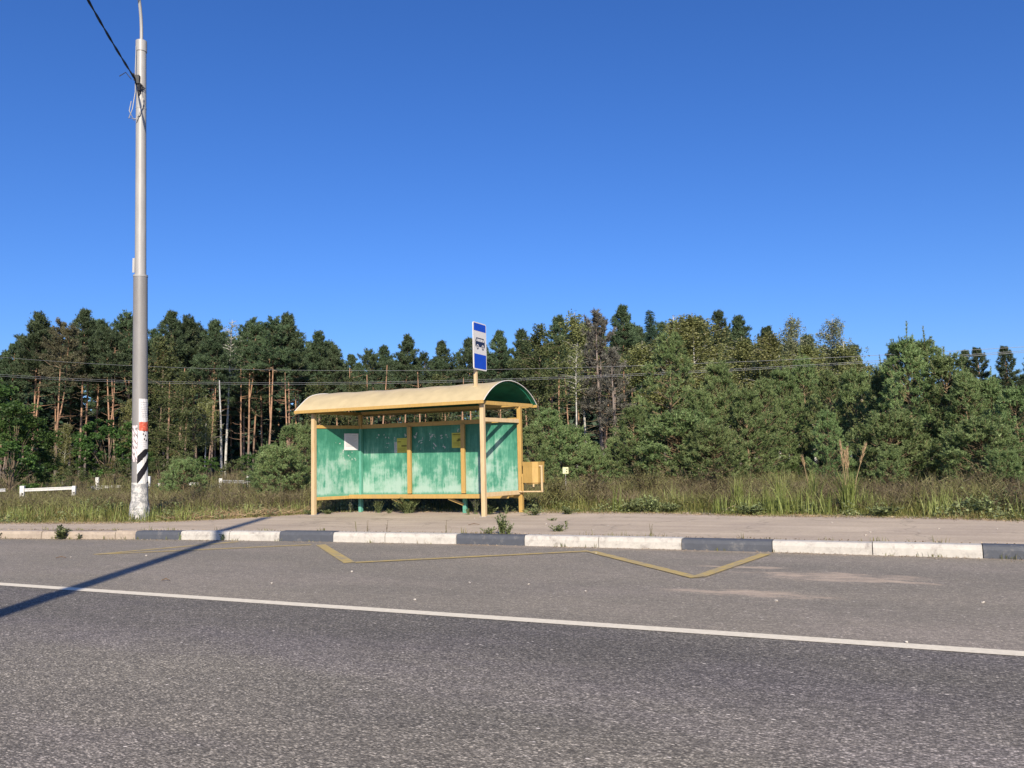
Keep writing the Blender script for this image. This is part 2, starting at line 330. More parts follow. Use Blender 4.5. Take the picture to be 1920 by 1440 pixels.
M['darkleaf'] = leafmat('dark broad leaves', (0.0238, 0.0486, 0.013), (0.0486, 0.0918, 0.0216), (0.0972, 0.162, 0.0378), .7, .3)
M['olive'] = leafmat('olive leaves', (0.0459, 0.0596, 0.0229), (0.0872, 0.109, 0.0401), (0.153, 0.173, 0.0688), .7, .3, rust=(.16, .10, .04), rustpos=(.62, .75))
M['deadfol'] = leafmat('dead reddish foliage', (0.0547, 0.0519, 0.0451), (0.0999, 0.0926, 0.0781), (0.159, 0.155, 0.129), .7, .1)
M['grass'] = leafmat('green grass', (0.069, 0.085, 0.02), (0.144, 0.155, 0.04), (0.276, 0.265, 0.09), .9, .3, rust=(.25, .19, .09), rustpos=(.5, .66), rscale=.8, huevar=.02)
M['tall_grass'] = leafmat('tall bright grass', (0.11, 0.142, 0.035), (0.2, 0.237, 0.065), (0.32, 0.342, 0.13), .9, .3, rust=(.33, .27, .14), rustpos=(.62, .75), huevar=.02)
M['dryweed'] = leafmat('dry brown weeds', (0.048, 0.0355, 0.0208), (0.12, 0.0932, 0.0544), (0.24, 0.198, 0.12), .8, .2, rust=(.17, .17, .062), rustpos=(.46, .60), rscale=.7, huevar=.02)
M['straw'] = leafmat('straw', (.22, .15, .08), (.36, .26, .15), (.5, .38, .24), 2, .15, huevar=.02)
M['weedleaf'] = leafmat('weed leaves', (0.0862, 0.109, 0.0437), (0.167, 0.201, 0.0828), (0.287, 0.333, 0.149), 3, .25, rust=(.22, .18, .09), rustpos=(.62, .75), rscale=6, huevar=.06)
M['litter'] = leafmat('leaf litter', (.09, .07, .05), (.20, .155, .11), (.36, .29, .21), 5, .0, huevar=.02)

# ------------------------------------------------------------------ setting: ground, roads, pavement, kerb, markings
def poly_sheet(name, pts, z, m, kind='structure', sub=None):
    mb = MB(); mb.ngon([(x, y, z) for x, y in pts]); o = mb.build(name, m); tag(o, kind=kind); return o
KP = np.array([(-90, 7.0), (-60, 7.2), (-42, 7.6), (-30, 8.6), (-23, 9.9), (-17.1, 11.05), (-12.7, 11.75), (-9.4, 12.05), (-6.9, 12.2), (-3.4, 12.24), (-1.6, 12.22), (.7, 12.14), (3, 12.0), (8, 11.2), (16, 9.4), (26, 7.6), (60, 7.0)])
BP = np.array([(-90, 8.9), (-42, 9.6), (-30, 10.9), (-25, 11.75), (-19.7, 12.72), (-16.6, 13.2), (-15.2, 13.9), (-14.4, 14.9), (-13.9, 15.9), (-13.55, 17.1), (-12.8, 17.75), (-8, 17.72), (-4.9, 17.85), (-3.6, 17.4), (-2.6, 17.2), (-1, 17.15), (.7, 16.85), (1.7, 16.4), (4, 15.6), (8, 14.6), (16, 12.0), (26, 9.6), (60, 9.0)])
def kerbY(x): return np.interp(x, KP[:, 0], KP[:, 1])
def backY(x): return np.interp(x, BP[:, 0], BP[:, 1])
# far ground: one sheet to the horizon, lying just under the roads; the verge is a slightly raised sheet behind the pavement
poly_sheet('ground', [(-1500, -900), (1500, -900), (1500, 1500), (-1500, 1500)], -.03, M['soil'])
poly_sheet('road', [(-300, -4.2), (300, -4.2), (300, 6.56), (-300, 6.56)], 0, M['asphalt'])
xs = np.arange(-60, 60.1, 1.0)
mb = MB()
for a, b in zip(xs[:-1], xs[1:]):
    mb.add([(a, 6.56, 0), (b, 6.56, 0), (b, kerbY(b)+.02, 0), (a, kerbY(a)+.02, 0)], [[0, 1, 2, 3]])
tag(mb.build('bus_bay_road', M['asphalt2']), kind='structure')
mb = MB()
yl = np.arange(-120, 40, 3.)
for a, b in zip(yl[:-1], yl[1:]): mb.add([(a, 6.47, .004), (b, 6.47, .004), (b, 6.63, .004), (a, 6.63, .004)], [[0, 1, 2, 3]])
tag(mb.build('lane_line', M['lane']), kind='structure')
mb = MB(); KW = .19
xs = np.unique(np.concatenate([np.arange(-60, 40.1, .5), BP[:, 0][(BP[:, 0] > -60) & (BP[:, 0] < 40)]]))
for a, b in zip(xs[:-1], xs[1:]):
    ys = [[kerbY(x)+KW+(backY(x)+.5-kerbY(x)-KW)*t for t in np.linspace(0, 1, 5)] for x in (a, b)]
    for i in range(4):
        mb.add([(a, ys[0][i], .157), (b, ys[1][i], .157), (b, ys[1][i+1], .157), (a, ys[0][i+1], .157)], [[0, 1, 2, 3]])
tag(mb.build('pavement', M['pave']), kind='structure')
# verge terrain, slightly uneven, rising a little towards the wood
def gz(x, y):
    x = np.asarray(x, float); y = np.asarray(y, float)
    d = np.clip(y-backY(x), 0, None)
    b = .5*(np.sin(x*.31+y*.17)+np.sin(x*.13-y*.23+1.3))
    return .135+np.clip(d/3, 0, 1)*(.05+.06*b)+np.clip((d-6)/60, 0, 1)*.35
mb = MB(); gx = np.concatenate([np.linspace(-400, -62, 14), np.arange(-60, 41, 1.0), np.linspace(45, 400, 12)])
dd = np.array([-.0, .4, 1, 2, 3, 4.5, 6, 8, 11, 15, 20, 27, 36, 48, 62, 80, 110, 160, 260, 500])
X = np.repeat(gx[:, None], len(dd), 1); Y = backY(gx)[:, None]+.3+dd[None]; Z = gz(X, Y); V = np.stack([X, Y, Z], -1).reshape(-1, 3); nd = len(dd)
fc = [[i*nd+j, (i+1)*nd+j, (i+1)*nd+j+1, i*nd+j+1] for i in range(len(gx)-1) for j in range(nd-1)]
V[::nd, 2] = .12; mb.add(V, fc, 0, True); tag(mb.build('verge_terrain', M['soil']), kind='structure')
# kerb: a structure whose stones are its parts
kerb = bpy.data.objects.new('kerb', None); COL.objects.link(kerb); tag(kerb, kind='structure')
def kx(px): 
    p = onz(px, 1010+px*.02, .08)
    for _ in range(6):
        lo, hi = -60., 30.
        for _ in range(40):
            mid = (lo+hi)/2; P = np.array([mid, kerbY(mid), .08-EYE]); u = 960+F*(P@rt)/(P@fw)
            if u < px: lo = mid
            else: hi = mid
    return (lo+hi)/2
segs = [(-60, 'kraw', None), (kx(-160), 'kraw', None), (kx(78), 'kraw', None), (kx(215), 'kraw', None), (kx(254), 'kblack', None), (kx(339), 'kwhite', None), (kx(430), 'kwhite', None), (kx(524), 'kblack', None), (kx(625), 'kwhite', None), (kx(722), 'kwhite', None), (kx(855), 'kblack', None), (kx(983), 'kwhite', None), (kx(1122), 'kwhite', None), (kx(1278), 'kblack', None), (kx(1448), 'kwhite', None), (kx(1636), 'kwhite', None), (kx(1843), 'kblack', None), (kx(2060), 'kwhite', None), (30, None, None)]
names = {'kraw': 'bare unpainted concrete kerb stone', 'kblack': 'kerb stone painted dark slate grey', 'kwhite': 'kerb stone painted white, scuffed'}
for (a, mm, _), (b, _, _) in zip(segs[:-1], segs[1:]):
    mb = MB(); k = max(2, int((b-a)/.35)); g = .006
    prof = [(0, -.02), (.0, .10), (.012, .145), (.035, .163), (KW-.004, .168), (KW-.004, .0)]
    xx = np.linspace(a+g, b-g, k); jit = rng.normal(0, .012); jz = rng.normal(0, .007)
    V = []
    for x in xx:
        w = rng.normal(0, .0025)
        for dy, z in prof: V.append((x, kerbY(x)+dy+jit+w, z+(jz if z > .05 else 0)))
    n_ = len(prof); f = [[i*n_+j, (i+1)*n_+j, (i+1)*n_+j+1, i*n_+j+1] for i in range(k-1) for j in range(n_-1)]
    mb.add(V, f, 0); mb.ngon(V[:n_]); mb.ngon(V[-n_:][::-1])
    o = mb.build('kerb_stone', M[mm], kerb); o['label'] = names[mm]
# yellow zigzag
def strip(mb, a, b, w, z=.004):
    a = np.array(a, float); b = np.array(b, float); d = (b-a)/np.linalg.norm(b-a); nn = np.array([-d[1], d[0]])*w/2
    mb.add([(*(a-nn), z), (*(b-nn), z), (*(b+nn), z), (*(a+nn), z)], [[0, 1, 2, 3]])
ZG = [(-11.2, 11.75), (-12.05, 9.33), (-9.42, 11.52), (-9.3, 11.60), (-7.12, 9.52), (-4.4, 11.70), (-2.27, 9.42), (-1.9, 11.95)]
mb = MB()
for a, b, w in ((ZG[0], ZG[1], .14), (ZG[1], ZG[2], .13), (ZG[3], ZG[4], .16), (ZG[4], ZG[5], .14), (ZG[5], ZG[6], .15), (ZG[6], ZG[7], .15)):
    a_ = np.array(a); b_ = np.array(b); d_ = (b_-a_)/np.linalg.norm(b_-a_)
    strip(mb, a_+d_*.08, b_-d_*.0, w, .004+.0012*len(mb.C))
tag(mb.build('yellow_zigzag_marking', M['zig']), kind='structure')

# ------------------------------------------------------------------ bus shelter
SH = .17
def sx(x, y): return x+SH*(y-16.25)
sh = thing('bus_shelter', (-10.9, 16.9, .157), 'green panelled bus shelter with cream arched roof and ochre frame', 'bus shelter')
def part(mb, name, m, parent=None, label=None, bevel=.004):
    o = mb.build(name, m, bevel=bevel); local(o, sh) if parent is None else None
    if parent is not None:
        o.parent = parent
    if label: o['label'] = label
    return o
G0 = .157
FL = (-13.27, 16.32); FR = (-8.53, 16.25); RL = (-12.73, 17.50); RR = (-8.27, 17.62)
def post(x, y, z0, z1, m, name='post', w=.095, label=None):
    mb = MB(); mb.box((x, y, (z0+z1)/2), (w, w, z1-z0)); return part(mb, name, m, label=label)
post(*FL, G0, 2.63, M['cream']); post(*FR, G0, 2.63, M['cream']); post(*RR, G0, 2.63, M['orange'])
post(*RL, G0, 2.27, M['green_post'], w=.09, label='green painted corner post'); post(RL[0], RL[1], 2.27, 2.63, M['orange'], w=.09)
for fx, fy in (FR, FL, RR):
    mb = MB(); mb.box((fx, fy, G0+.004), (.17, .17, .012)); part(mb, 'base_plate', M['galv'])
yb = 17.50
def backp(px): return ony(px, 900, yb)[0]
BX = [backp(768), backp(869)]
for x in BX:
    mb = MB(); mb.box((x, yb+.005, (.62+2.27)/2), (.10, .07, 2.27-.62)); part(mb, 'post', M['orange'])
# panels
def wall_panel(a, b, z0, z1, off, t=.012):
    a = np.array(a); b = np.array(b); mb = MB(); mb.bar((*a, (z0+z1)/2), (*b, (z0+z1)/2), t, z1-z0)
    return part(mb, 'panel', M['panel'], bevel=0)
def lerp(a, b, t): return (a[0]+(b[0]-a[0])*t, a[1]+(b[1]-a[1])*t)
PB = .60; PT = 2.28
RLb = (RL[0], 17.56); RRb = (RR[0], 17.64)
xsb = [RL[0]+.03, BX[0], BX[1], RR[0]-.03]
def yback(x): return RLb[1]+(x-RL[0])/(RR[0]-RL[0])*(RRb[1]-RLb[1])
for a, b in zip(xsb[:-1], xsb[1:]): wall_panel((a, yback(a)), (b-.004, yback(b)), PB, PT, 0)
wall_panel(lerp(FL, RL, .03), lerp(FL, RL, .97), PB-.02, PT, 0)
def rail(a, b, z, h=.075, w=.06, m='orange', name='rail', label=None):
    mb = MB(); mb.bar((*a, z), (*b, z), w, h); return part(mb, name, M[m], label=label)
rail((RL[0]+.047, yback(RL[0])-.045), (RR[0]-.05, yback(RR[0])-.06), 2.325, .10)
rail(lerp(FL, RL, .05), lerp(FL, RL, .96), 2.315, .08)
rail(lerp(FR, RR, .05), lerp(FR, RR, .96), 2.295, .09, m='cream')
rail(lerp(FL, RL, .05), lerp(FL, RL, .96), .55, .08, m='orange')
rail(lerp(FR, RR, .05), lerp(FR, RR, .96), .635, .095, m='cream')
rail((RL[0]+.05, yback(RL[0])-.02), (RR[0]-.05, yback(RR[0])-.02), .54, .07)
# bench: seat plank with front lip, three legs, three diagonal brackets
bn = MB(); by = 17.16
bl = lerp(FL, RL, .78)
bn.bar((bl[0]+.03, by+.17, .585), (RR[0]-.08, by+.17, .585), .34, .035)
o = part(bn, 'bench_seat', M['orange'])
bn = MB(); bn.bar((bl[0]+.03, by-.015, .565), (RR[0]-.09, by-.015, .565), .03, .10); part(bn, 'bench_edge', M['orange'])
for px in (766, 872):
    x = backp(px)+.02; post(x, 17.44, G0, .565, M['green_post'], 'bench_leg', .085)
    mb = MB(); mb.bar((x-.30, by+.02, .515), (x-.02, 17.40, .36), .035, .06); part(mb, 'bracket', M['orange'])
# roof: barrel vault with a yellow outside, green inside
NA = 22; yc, zc, ra = 17.13, 1.885, 1.315
def arc(t, r=ra):
    a = math.radians(141.3-(141.3-38.0)*t); return yc+r*math.cos(a), zc+r*math.sin(a)
X0, X1 = -13.68, -8.42; NX = 40
def roof_pt(i, j, off=0):
    t = j/NA; y, z = arc(t, ra+off); x = X0+(X1-X0)*i/NX
    wv = .008*math.sin(i*.9+j*.4)*math.sin(j*math.pi/NA)+(-.02*math.sin(math.pi*i/NX)*math.sin(j*math.pi/NA))
    x += .03*math.sin(j*.7)*(1 if i == 0 else 0)
    return (x+SH*(y-16.1), y, z+wv)
mb = MB()
Vt = [roof_pt(i, j) for i in range(NX+1) for j in range(NA+1)]; Vb = [roof_pt(i, j, -.006) for i in range(NX+1) for j in range(NA+1)]; q = NA+1
mb.add(Vt, [[i*q+j, i*q+j+1, (i+1)*q+j+1, (i+1)*q+j][::-1] for i in range(NX) for j in range(NA)], 0, True)
mb.add(Vb, [[i*q+j, i*q+j+1, (i+1)*q+j+1, (i+1)*q+j] for i in range(NX) for j in range(NA)], 1, True)
part(mb, 'roof', [M['yel_roof'], M['green_dk']], bevel=0)
for i, s_ in ((0, -1), (NX, 1)):
    mb = MB(); P = [np.array(roof_pt(i, j, .003))+[s_*.006, 0, 0] for j in range(NA+1)]
    mb.tube(P, .010, 5); part(mb, 'roof_rim', M['signwhite'], bevel=0)
for t, nm in ((0, 'fascia'), (1, 'fascia')):
    y, z = arc(t); e = .02 if t == 0 else -.02
    mb = MB(); mb.bar((X0+SH*(y-16.1)-.01, y-e*.6, z-.028), (X1+SH*(y-16.1)+.01, y-e*.6, z-.028), .035, .075); part(mb, nm, M['orange'])
# sheet seams: flat cover strips over the joints
for fx in (.27, .55, .8):
    mb = MB(); i = fx*NX; P1 = [roof_pt(i, j, .002) for j in range(NA+1)]; P2 = [roof_pt(i+.22, j, .002) for j in range(NA+1)]
    mb.add(P1+P2, [[j, j+1, q+j+1, q+j] for j in range(NA)], 0, True); part(mb, 'roof_seam', M['yel_roof'], bevel=0)
for a, b in ((FL, RL), (FR, RR)):
    xa = a[0]; d = .0
    yy0, yy1 = 16.12, 18.13
    mb = MB(); mb.bar((a[0]+SH*(yy0-a[1]), yy0+.02, 2.672), (a[0]+SH*(yy1-a[1])+(.05 if a is FR else .1), yy1-.02, 2.672), .05, .085); part(mb, 'tie_beam', M['orange'])
mb = MB(); mb.bar((RL[0], 17.55, 2.672), (RR[0], 17.62, 2.672), .05, .07); part(mb, 'tie_beam', M['orange'])
for fx in (.02, .35, .66, .985):
    mb = MB(); P = [roof_pt(fx*NX, j, -.03) for j in range(NA+1)]; mb.tube(P, .016, 5); part(mb, 'roof_rib', M['green_dk'], bevel=0)
# torn paper scraps glued on the panels (one mesh per panel)
def scraps(pts, fpos, n=5, s=.05, name='paper_remnants', m=None):
    mb = MB()
    for (u, z, sz, asp) in pts:
        for _ in range(n):
            cu = u+rng.normal(0, sz*.6); cz = z+rng.normal(0, sz*.9); k = rng.integers(4, 7); th = np.sort(rng.random(k))*2*math.pi
            rr = sz*(.35+.6*rng.random(k)); a = rng.random()*3
            du = rr*np.cos(th); dz = rr*np.sin(th)*asp; du, dz = du*math.cos(a*.4)-dz*math.sin(a*.4), du*math.sin(a*.4)+dz*math.cos(a*.4)
            mb = MB(); mb.ngon([fpos(cu+p, cz+q_) for p, q_ in zip(du, dz)]); part(mb, 'paper_scrap', m or M['scrap'], bevel=0)
fb = lambda u, z: (u, yback(u)-.011, z)
def bpx(x, y): p = ony(x, y, 17.53); return p[0], p[2]
sp1 = [(*bpx(706, 817), .045, 1), (*bpx(720, 813), .04, .6), (*bpx(726, 822), .035, 1.5), (*bpx(726, 832), .03, 1), (*bpx(724, 839), .035, .6), (*bpx(737, 822), .035, .6), (*bpx(748, 817), .04, .5), (*bpx(757, 815), .04, 1)]
sp2 = [(*bpx(777, 818), .05, 1.5), (*bpx(784, 832), .06, .5), (*bpx(790, 820), .04, .5), (*bpx(805, 818), .04, 1.3), (*bpx(812, 815), .04, 1.3), (*bpx(812, 838), .035, 2), (*bpx(831, 838), .035, 2), (*bpx(828, 817), .055, .6), (*bpx(839, 815), .04, 1.5), (*bpx(855, 808), .06, .4), (*bpx(803, 824), .03, .5), (*bpx(789, 828), .04, .6)]
scraps(sp1, fb, 2); scraps(sp2, fb, 3)
dL = np.array([RL[0]-FL[0], RL[1]-FL[1]]); dL /= np.linalg.norm(dL); nL = np.array([dL[1], -dL[0]])
fl = lambda u, z: (FL[0]+dL[0]*u+nL[0]*.011, FL[1]+dL[1]*u+nL[1]*.011, z)
LW = np.linalg.norm(np.array(RL)-np.array(FL))
def lpx(x, y):   # position along the left wall seen at pixel x
    d = _ray(x, y); A = np.array([[d[0], -dL[0]], [d[1], -dL[1]]]); t, u = np.linalg.solve(A, np.array(FL)); return u, EYE+d[2]*t
ring = [(*lpx(652+13*math.cos(a), 852+13*math.sin(a)), .022, 1.6) for a in np.linspace(.4, 5.2, 13)]
ring += [(*lpx(x, y), .03, 1) for x, y in ((652, 853), (656, 858), (660, 844), (655, 843), (647, 866), (638, 830), (628, 829), (666, 862))]
scraps(ring, fl, 1)
scraps([(*lpx(647, 838), .07, 1.3), (*lpx(655, 842), .06, .6)], fl, 3)
fr = lambda u, z: (u, 0, z)
# notices: sheets glued on the walls
def notice(corner_fn, us, zs, m, label, lines, name='paper_notice', pic=None):
    c = corner_fn(sum(us)/2, sum(zs)/2); t = thing(name, c, label, 'notice')
    def quad(u0, u1, z0, z1, off):
        P = []
        for u, z in ((u0, z0), (u1, z0), (u1, z1), (u0, z1)):
            p = np.array(corner_fn(u, z)); P.append(p+off)
        return P
    fn = np.array(corner_fn(us[0], zs[0])); v1 = np.array(corner_fn(us[1], zs[0]))-fn; nrm = np.cross(v1, [0, 0, 1.]); nrm /= np.linalg.norm(nrm)
    mb = MB(); P = [p+nrm*.004 for p in quad(us[0], us[1], zs[0], zs[1], 0)]; Q = [p-nrm*.003 for p in P]
    P[2] = P[2]+nrm*.012
    mb.add(P+Q, [[0, 1, 2, 3], [7, 6, 5, 4], [0, 4, 5, 1], [1, 5, 6, 2], [2, 6, 7, 3], [3, 7, 4, 0]]); local(mb.build('sheet', m), t)
    mb = MB(); w = us[1]-us[0]; h = zs[1]-zs[0]
    for a, b, y0, y1 in lines:
        pp = quad(us[0]+a*w, us[0]+b*w, zs[0]+y0*h, zs[0]+y1*h, nrm*.0145)
        mb.ngon(pp)
    local(mb.build('print', M['paper_grey'] if pic is None else pic), t); return t
u0, z0 = lpx(645, 844); u1, z1 = lpx(671, 813)
txt = [(.12, .5, .9, .915), (.55, .88, .86, .88)]+[(.1, .9-.1*(i % 3), .78-i*.07, .79-i*.07) for i in range(9)]
notice(fl, (u0, u1), (z0, z1), M['paper'], 'large white printed notice on the left end wall of the shelter', txt)
inky = simple('olive ink', (.16, .15, .03), .8, .2, 30)
bx0, bz0 = bpx(743, 849); bx1, bz1 = bpx(762, 821)
notice(fb, (bx0, bx1), (bz0, bz1), M['paper_y'], 'yellow notice on the back wall just left of the middle ochre post', [(.08, .4, .72, .78), (.45, .95, .40, .52)]+[(.1, .85, .3-i*.07, .315-i*.07) for i in range(4)]+[(.1, .9, .9, .915)], pic=inky)
bx0, bz0 = bpx(845, 840); bx1, bz1 = bpx(863, 811)
notice(fb, (bx0, bx1), (bz0, bz1), M['paper_y'], 'yellow notice with small dark picture on the back wall, beside the right ochre post', [(.1, .9, .86, .92), (.2, .8, .78, .8), (.6, .9, .45, .62), (.5, .75, .42, .52)]+[(.12, .8, .34-i*.07, .355-i*.07) for i in range(4)], pic=inky)
bx0, bz0 = bpx(738, 849); bx1, bz1 = bpx(743, 829)
notice(fb, (bx0, bx1), (bz0, bz1), M['scrap'], 'narrow torn white strip notice beside the left yellow sheet', [(.2, .8, .8-i*.14, .84-i*.14) for i in range(5)])

# ------------------------------------------------------------------ bus stop sign on the roof
SX, SY = -8.84, 16.74
bs = thing('bus_stop_sign', (SX, SY, 3.09), 'blue and white bus stop sign on a cream post above the shelter roof', 'bus sign')
mb = MB(); mb.box((SX-.05, SY-.10, (2.95+4.35)/2), (.07, .07, 1.40)); local(mb.build('post', M['cream'], bevel=.004), bs)
mb = MB(); mb.box((SX-.05, SY-.10, 3.075), (.13, .13, .012)); local(mb.build('base_plate', M['cream']), bs)
sy0, sy1, sz0, sz1 = 16.43, 17.07, 3.455, 4.555
def rrect(y0, y1, z0, z1, r, x, n=5):
    P = []
    for cy, cz, a0 in ((y1-r, z0+r, -90), (y1-r, z1-r, 0), (y0+r, z1-r, 90), (y0+r, z0+r, 180)):
        for k in range(n+1): a = math.radians(a0+90*k/n); P.append((x, cy+r*math.cos(a), cz+r*math.sin(a)))
    return P
px_ = SX+.02
mb = MB(); A = rrect(sy0, sy1, sz0, sz1, .05, px_); B = rrect(sy0, sy1, sz0, sz1, .05, px_-.02); k = len(A)
mb.ngon(A); mb.add(A+B, [[i, i+k, (i+1) % k+k, (i+1) % k] for i in range(k)]); mb.ngon(B[::-1], 1)
plate = local(mb.build('sign_plate', [M['signwhite'], M['signgrey']]), bs)
def spart(name, m, fn):
    mb = MB(); fn(mb); return local(mb.build(name, m), bs)
H_ = sz1-sz0
spart('blue_panel', M['blue'], lambda m: m.ngon([(px_+.002, sy0+.03, sz1-.20), (px_+.002, sy1-.03, sz1-.20), (px_+.002, sy1-.03, sz1-.045), (px_+.002, sy1-.05, sz1-.025), (px_+.002, sy0+.05, sz1-.025), (px_+.002, sy0+.03, sz1-.045)]))
spart('blue_panel', M['blue'], lambda m: m.ngon([(px_+.002, sy0+.05, sz0+.03), (px_+.002, sy1-.05, sz0+.03), (px_+.002, sy1-.03, sz0+.05), (px_+.002, sy1-.03, sz0+.365), (px_+.002, sy0+.03, sz0+.365), (px_+.002, sy0+.03, sz0+.05)]))
def bus(m):
    x = px_+.002; yA, yB = sy0+.095, sy1-.085; zb, zt = 3.99, 4.20; zm = 4.115
    w = yB-yA
    m.ngon([(x, yA, zb), (x, yB, zb), (x, yB, zm), (x, yA, zm)])                         # lower body
    m.ngon([(x, yA, zm), (x, yA+.03, zt-.02), (x, yA+.05, zt), (x, yA+.065, zt-.025), (x, yA+.045, zm)][::-1])
    m.ngon([(x, yA+.05, zt-.022), (x, yB-.04, zt-.022), (x, yB-.05, zt), (x, yA+.05, zt)])
    m.ngon([(x, yB-.022, zm), (x, yB, zm), (x, yB-.03, zt-.03), (x, yB-.05, zt), (x, yB-.062, zt-.022)])
    for f in (.26, .50, .74): y = yA+w*f; m.ngon([(x, y-.008, zm), (x, y+.008, zm), (x, y+.008, zt-.022), (x, y-.008, zt-.022)])
spart('bus_pictogram', M['busblack'], bus)
def disc(m, y, z, r, x, n=20): m.ngon([(x, y+r*math.cos(a), z+r*math.sin(a)) for a in np.linspace(0, 2*math.pi, n, endpoint=False)])
for yw in (sy0+.20, sy1-.185):
    spart('bus_wheel_arch', M['signwhite'], lambda m: disc(m, yw, 3.985, .062, px_+.003))
    spart('bus_wheel', M['busblack'], lambda m: disc(m, yw, 3.975, .048, px_+.004))
    spart('bus_wheel_hub', M['signwhite'], lambda m: disc(m, yw, 3.975, .025, px_+.005))

# ------------------------------------------------------------------ litter bin on the right rear post
lb = thing('litter_bin', (-7.95, 17.5, .65), 'ochre metal litter bin hung on a frame beside the right end of the shelter', 'litter bin')
mb = MB(); bt, bb = 1.335, .825
top = [(-8.15, 17.45), (-7.86, 17.36), (-7.74, 17.45), (-7.70, 17.72), (-8.08, 17.76)]
bot = [(-8.06, 17.47), (-7.87, 17.40), (-7.77, 17.47), (-7.74, 17.68), (-8.02, 17.70)]
k = 5; V = [(x, y, bb) for x, y in bot]+[(x, y, bt) for x, y in top]
mb.add(V, [[i, (i+1) % k, (i+1) % k+k, i+k] for i in range(k)]); mb.ngon(V[:k][::-1])
ib = [(x*.985-.12, y*.985+.263, bt) for x, y in top]; ib = [((x-(-7.9))*.94-7.9, (y-17.56)*.94+17.56) for x, y in top]
V2 = [(x, y, bt) for x, y in top]+[(x, y, bt-.001) for x, y in ib]+[(x, y, bb+.03) for x, y in ib]
mb.add(V2, [[i, (i+1) % k, (i+1) % k+k, i+k] for i in range(k)]+[[i+k, (i+1) % k+k, (i+1) % k+2*k, i+2*k] for i in range(k)]); mb.ngon([V2[i+2*k] for i in range(k)])
local(mb.build('bin_body', M['orange']), lb)
mb = MB(); mb.box((-7.845, 17.40, .795), (.03, .03, .06)); local(mb.build('drain_lug', M['cream']), lb)
mb = MB(); mb.bar((-8.25, 17.50, .655), (-7.655, 17.50, .655), .035, .03); mb.bar((-7.68, 17.50, .655), (-7.68, 17.50, 1.25), .04, .035); local(mb.build('frame', M['cream'], bevel=.003), lb)
mb = MB(); mb.bar((-8.165, 17.50, .655), (-8.165, 17.50, 1.05), .035, .035); mb.bar((-8.165, 17.5, 1.04), (-8.10, 17.5, 1.10), .03, .03); local(mb.build('frame_bar', M['orange'], bevel=.003), lb)
mb = MB(); mb.tube([(-7.76, 17.5, 1.235), (-7.655, 17.5, 1.235)], .018, 8); local(mb.build('pivot_pin', M['cream']), lb)

# ------------------------------------------------------------------ street lamps
LB = atd(262, 945, 22.0); LT = atd(265, 80, 22.0); LB[2] = .1; LT = LT.copy()
def lamp_axis(z): t = (z-.5)/(LT[2]-.5); return np.array([LB[0]+(LT[0]-LB[0])*t, LB[1]+(LT[1]-LB[1])*t, z])
def lamp(base, axis, zt, label, main=True):
    t = thing('street_lamp', base, label, 'street lamp')
    zj = 6.1; f_ = 1 if main else .85
    mb = MB(); mb.tube([axis(z) for z in (.0, .5, 3, zj)], [.185*f_, .182*f_, .172*f_, .163*f_], 28); local(mb.build('lower_pole', M['pole_grey']), t)
    mb = MB(); mb.tube([axis(z) for z in (zj+.0, zj+.02, 9, zt)], [.133, .132, .124, .120], 28); local(mb.build('upper_pole', M['galv']), t)
    mb = MB(); mb.tube([axis(zj-.03), axis(zj+.02)], .17, 28); local(mb.build('collar', M['galv']), t)
    for za, zb, ra_ in ((zt-.25, zt+.03, .134), (zt-1.75, zt-1.70, .126), (zt-5.0, zt-4.98, .1285)): mb = MB(); mb.tube([axis(za), axis(zb)], ra_, 28); local(mb.build('band', M['galv']), t)
    P = [axis(zt)]; d = np.array([.46, -.88, 0]) if main else np.array([-.3, .9, 0])
    a0 = axis(zt)
    for k in range(14):
        u = k/13; P.append(a0+np.array([0, 0, .15+2.1*math.sin(u*1.45)])+d*(1.9*(1-math.cos(u*1.45))) )
    mb = MB(); mb.tube(P, np.linspace(.042, .034, len(P)), 12); local(mb.build('arm', M['galv']), t)
    mb = MB(); e = P[-1]; c = [e+d*s for s in (0, .1, .35, .6, .72)]; mb.tube([x+[0, 0, .02] for x in c], [.05, .11, .15, .12, .03], 14); local(mb.build('lamp_head', M['pole_grey']), t)
    return t
lamp1 = lamp(tuple(LB), lamp_axis, LT[2], 'tall grey lamp post with torn notices and black and white stripes, left of the shelter')
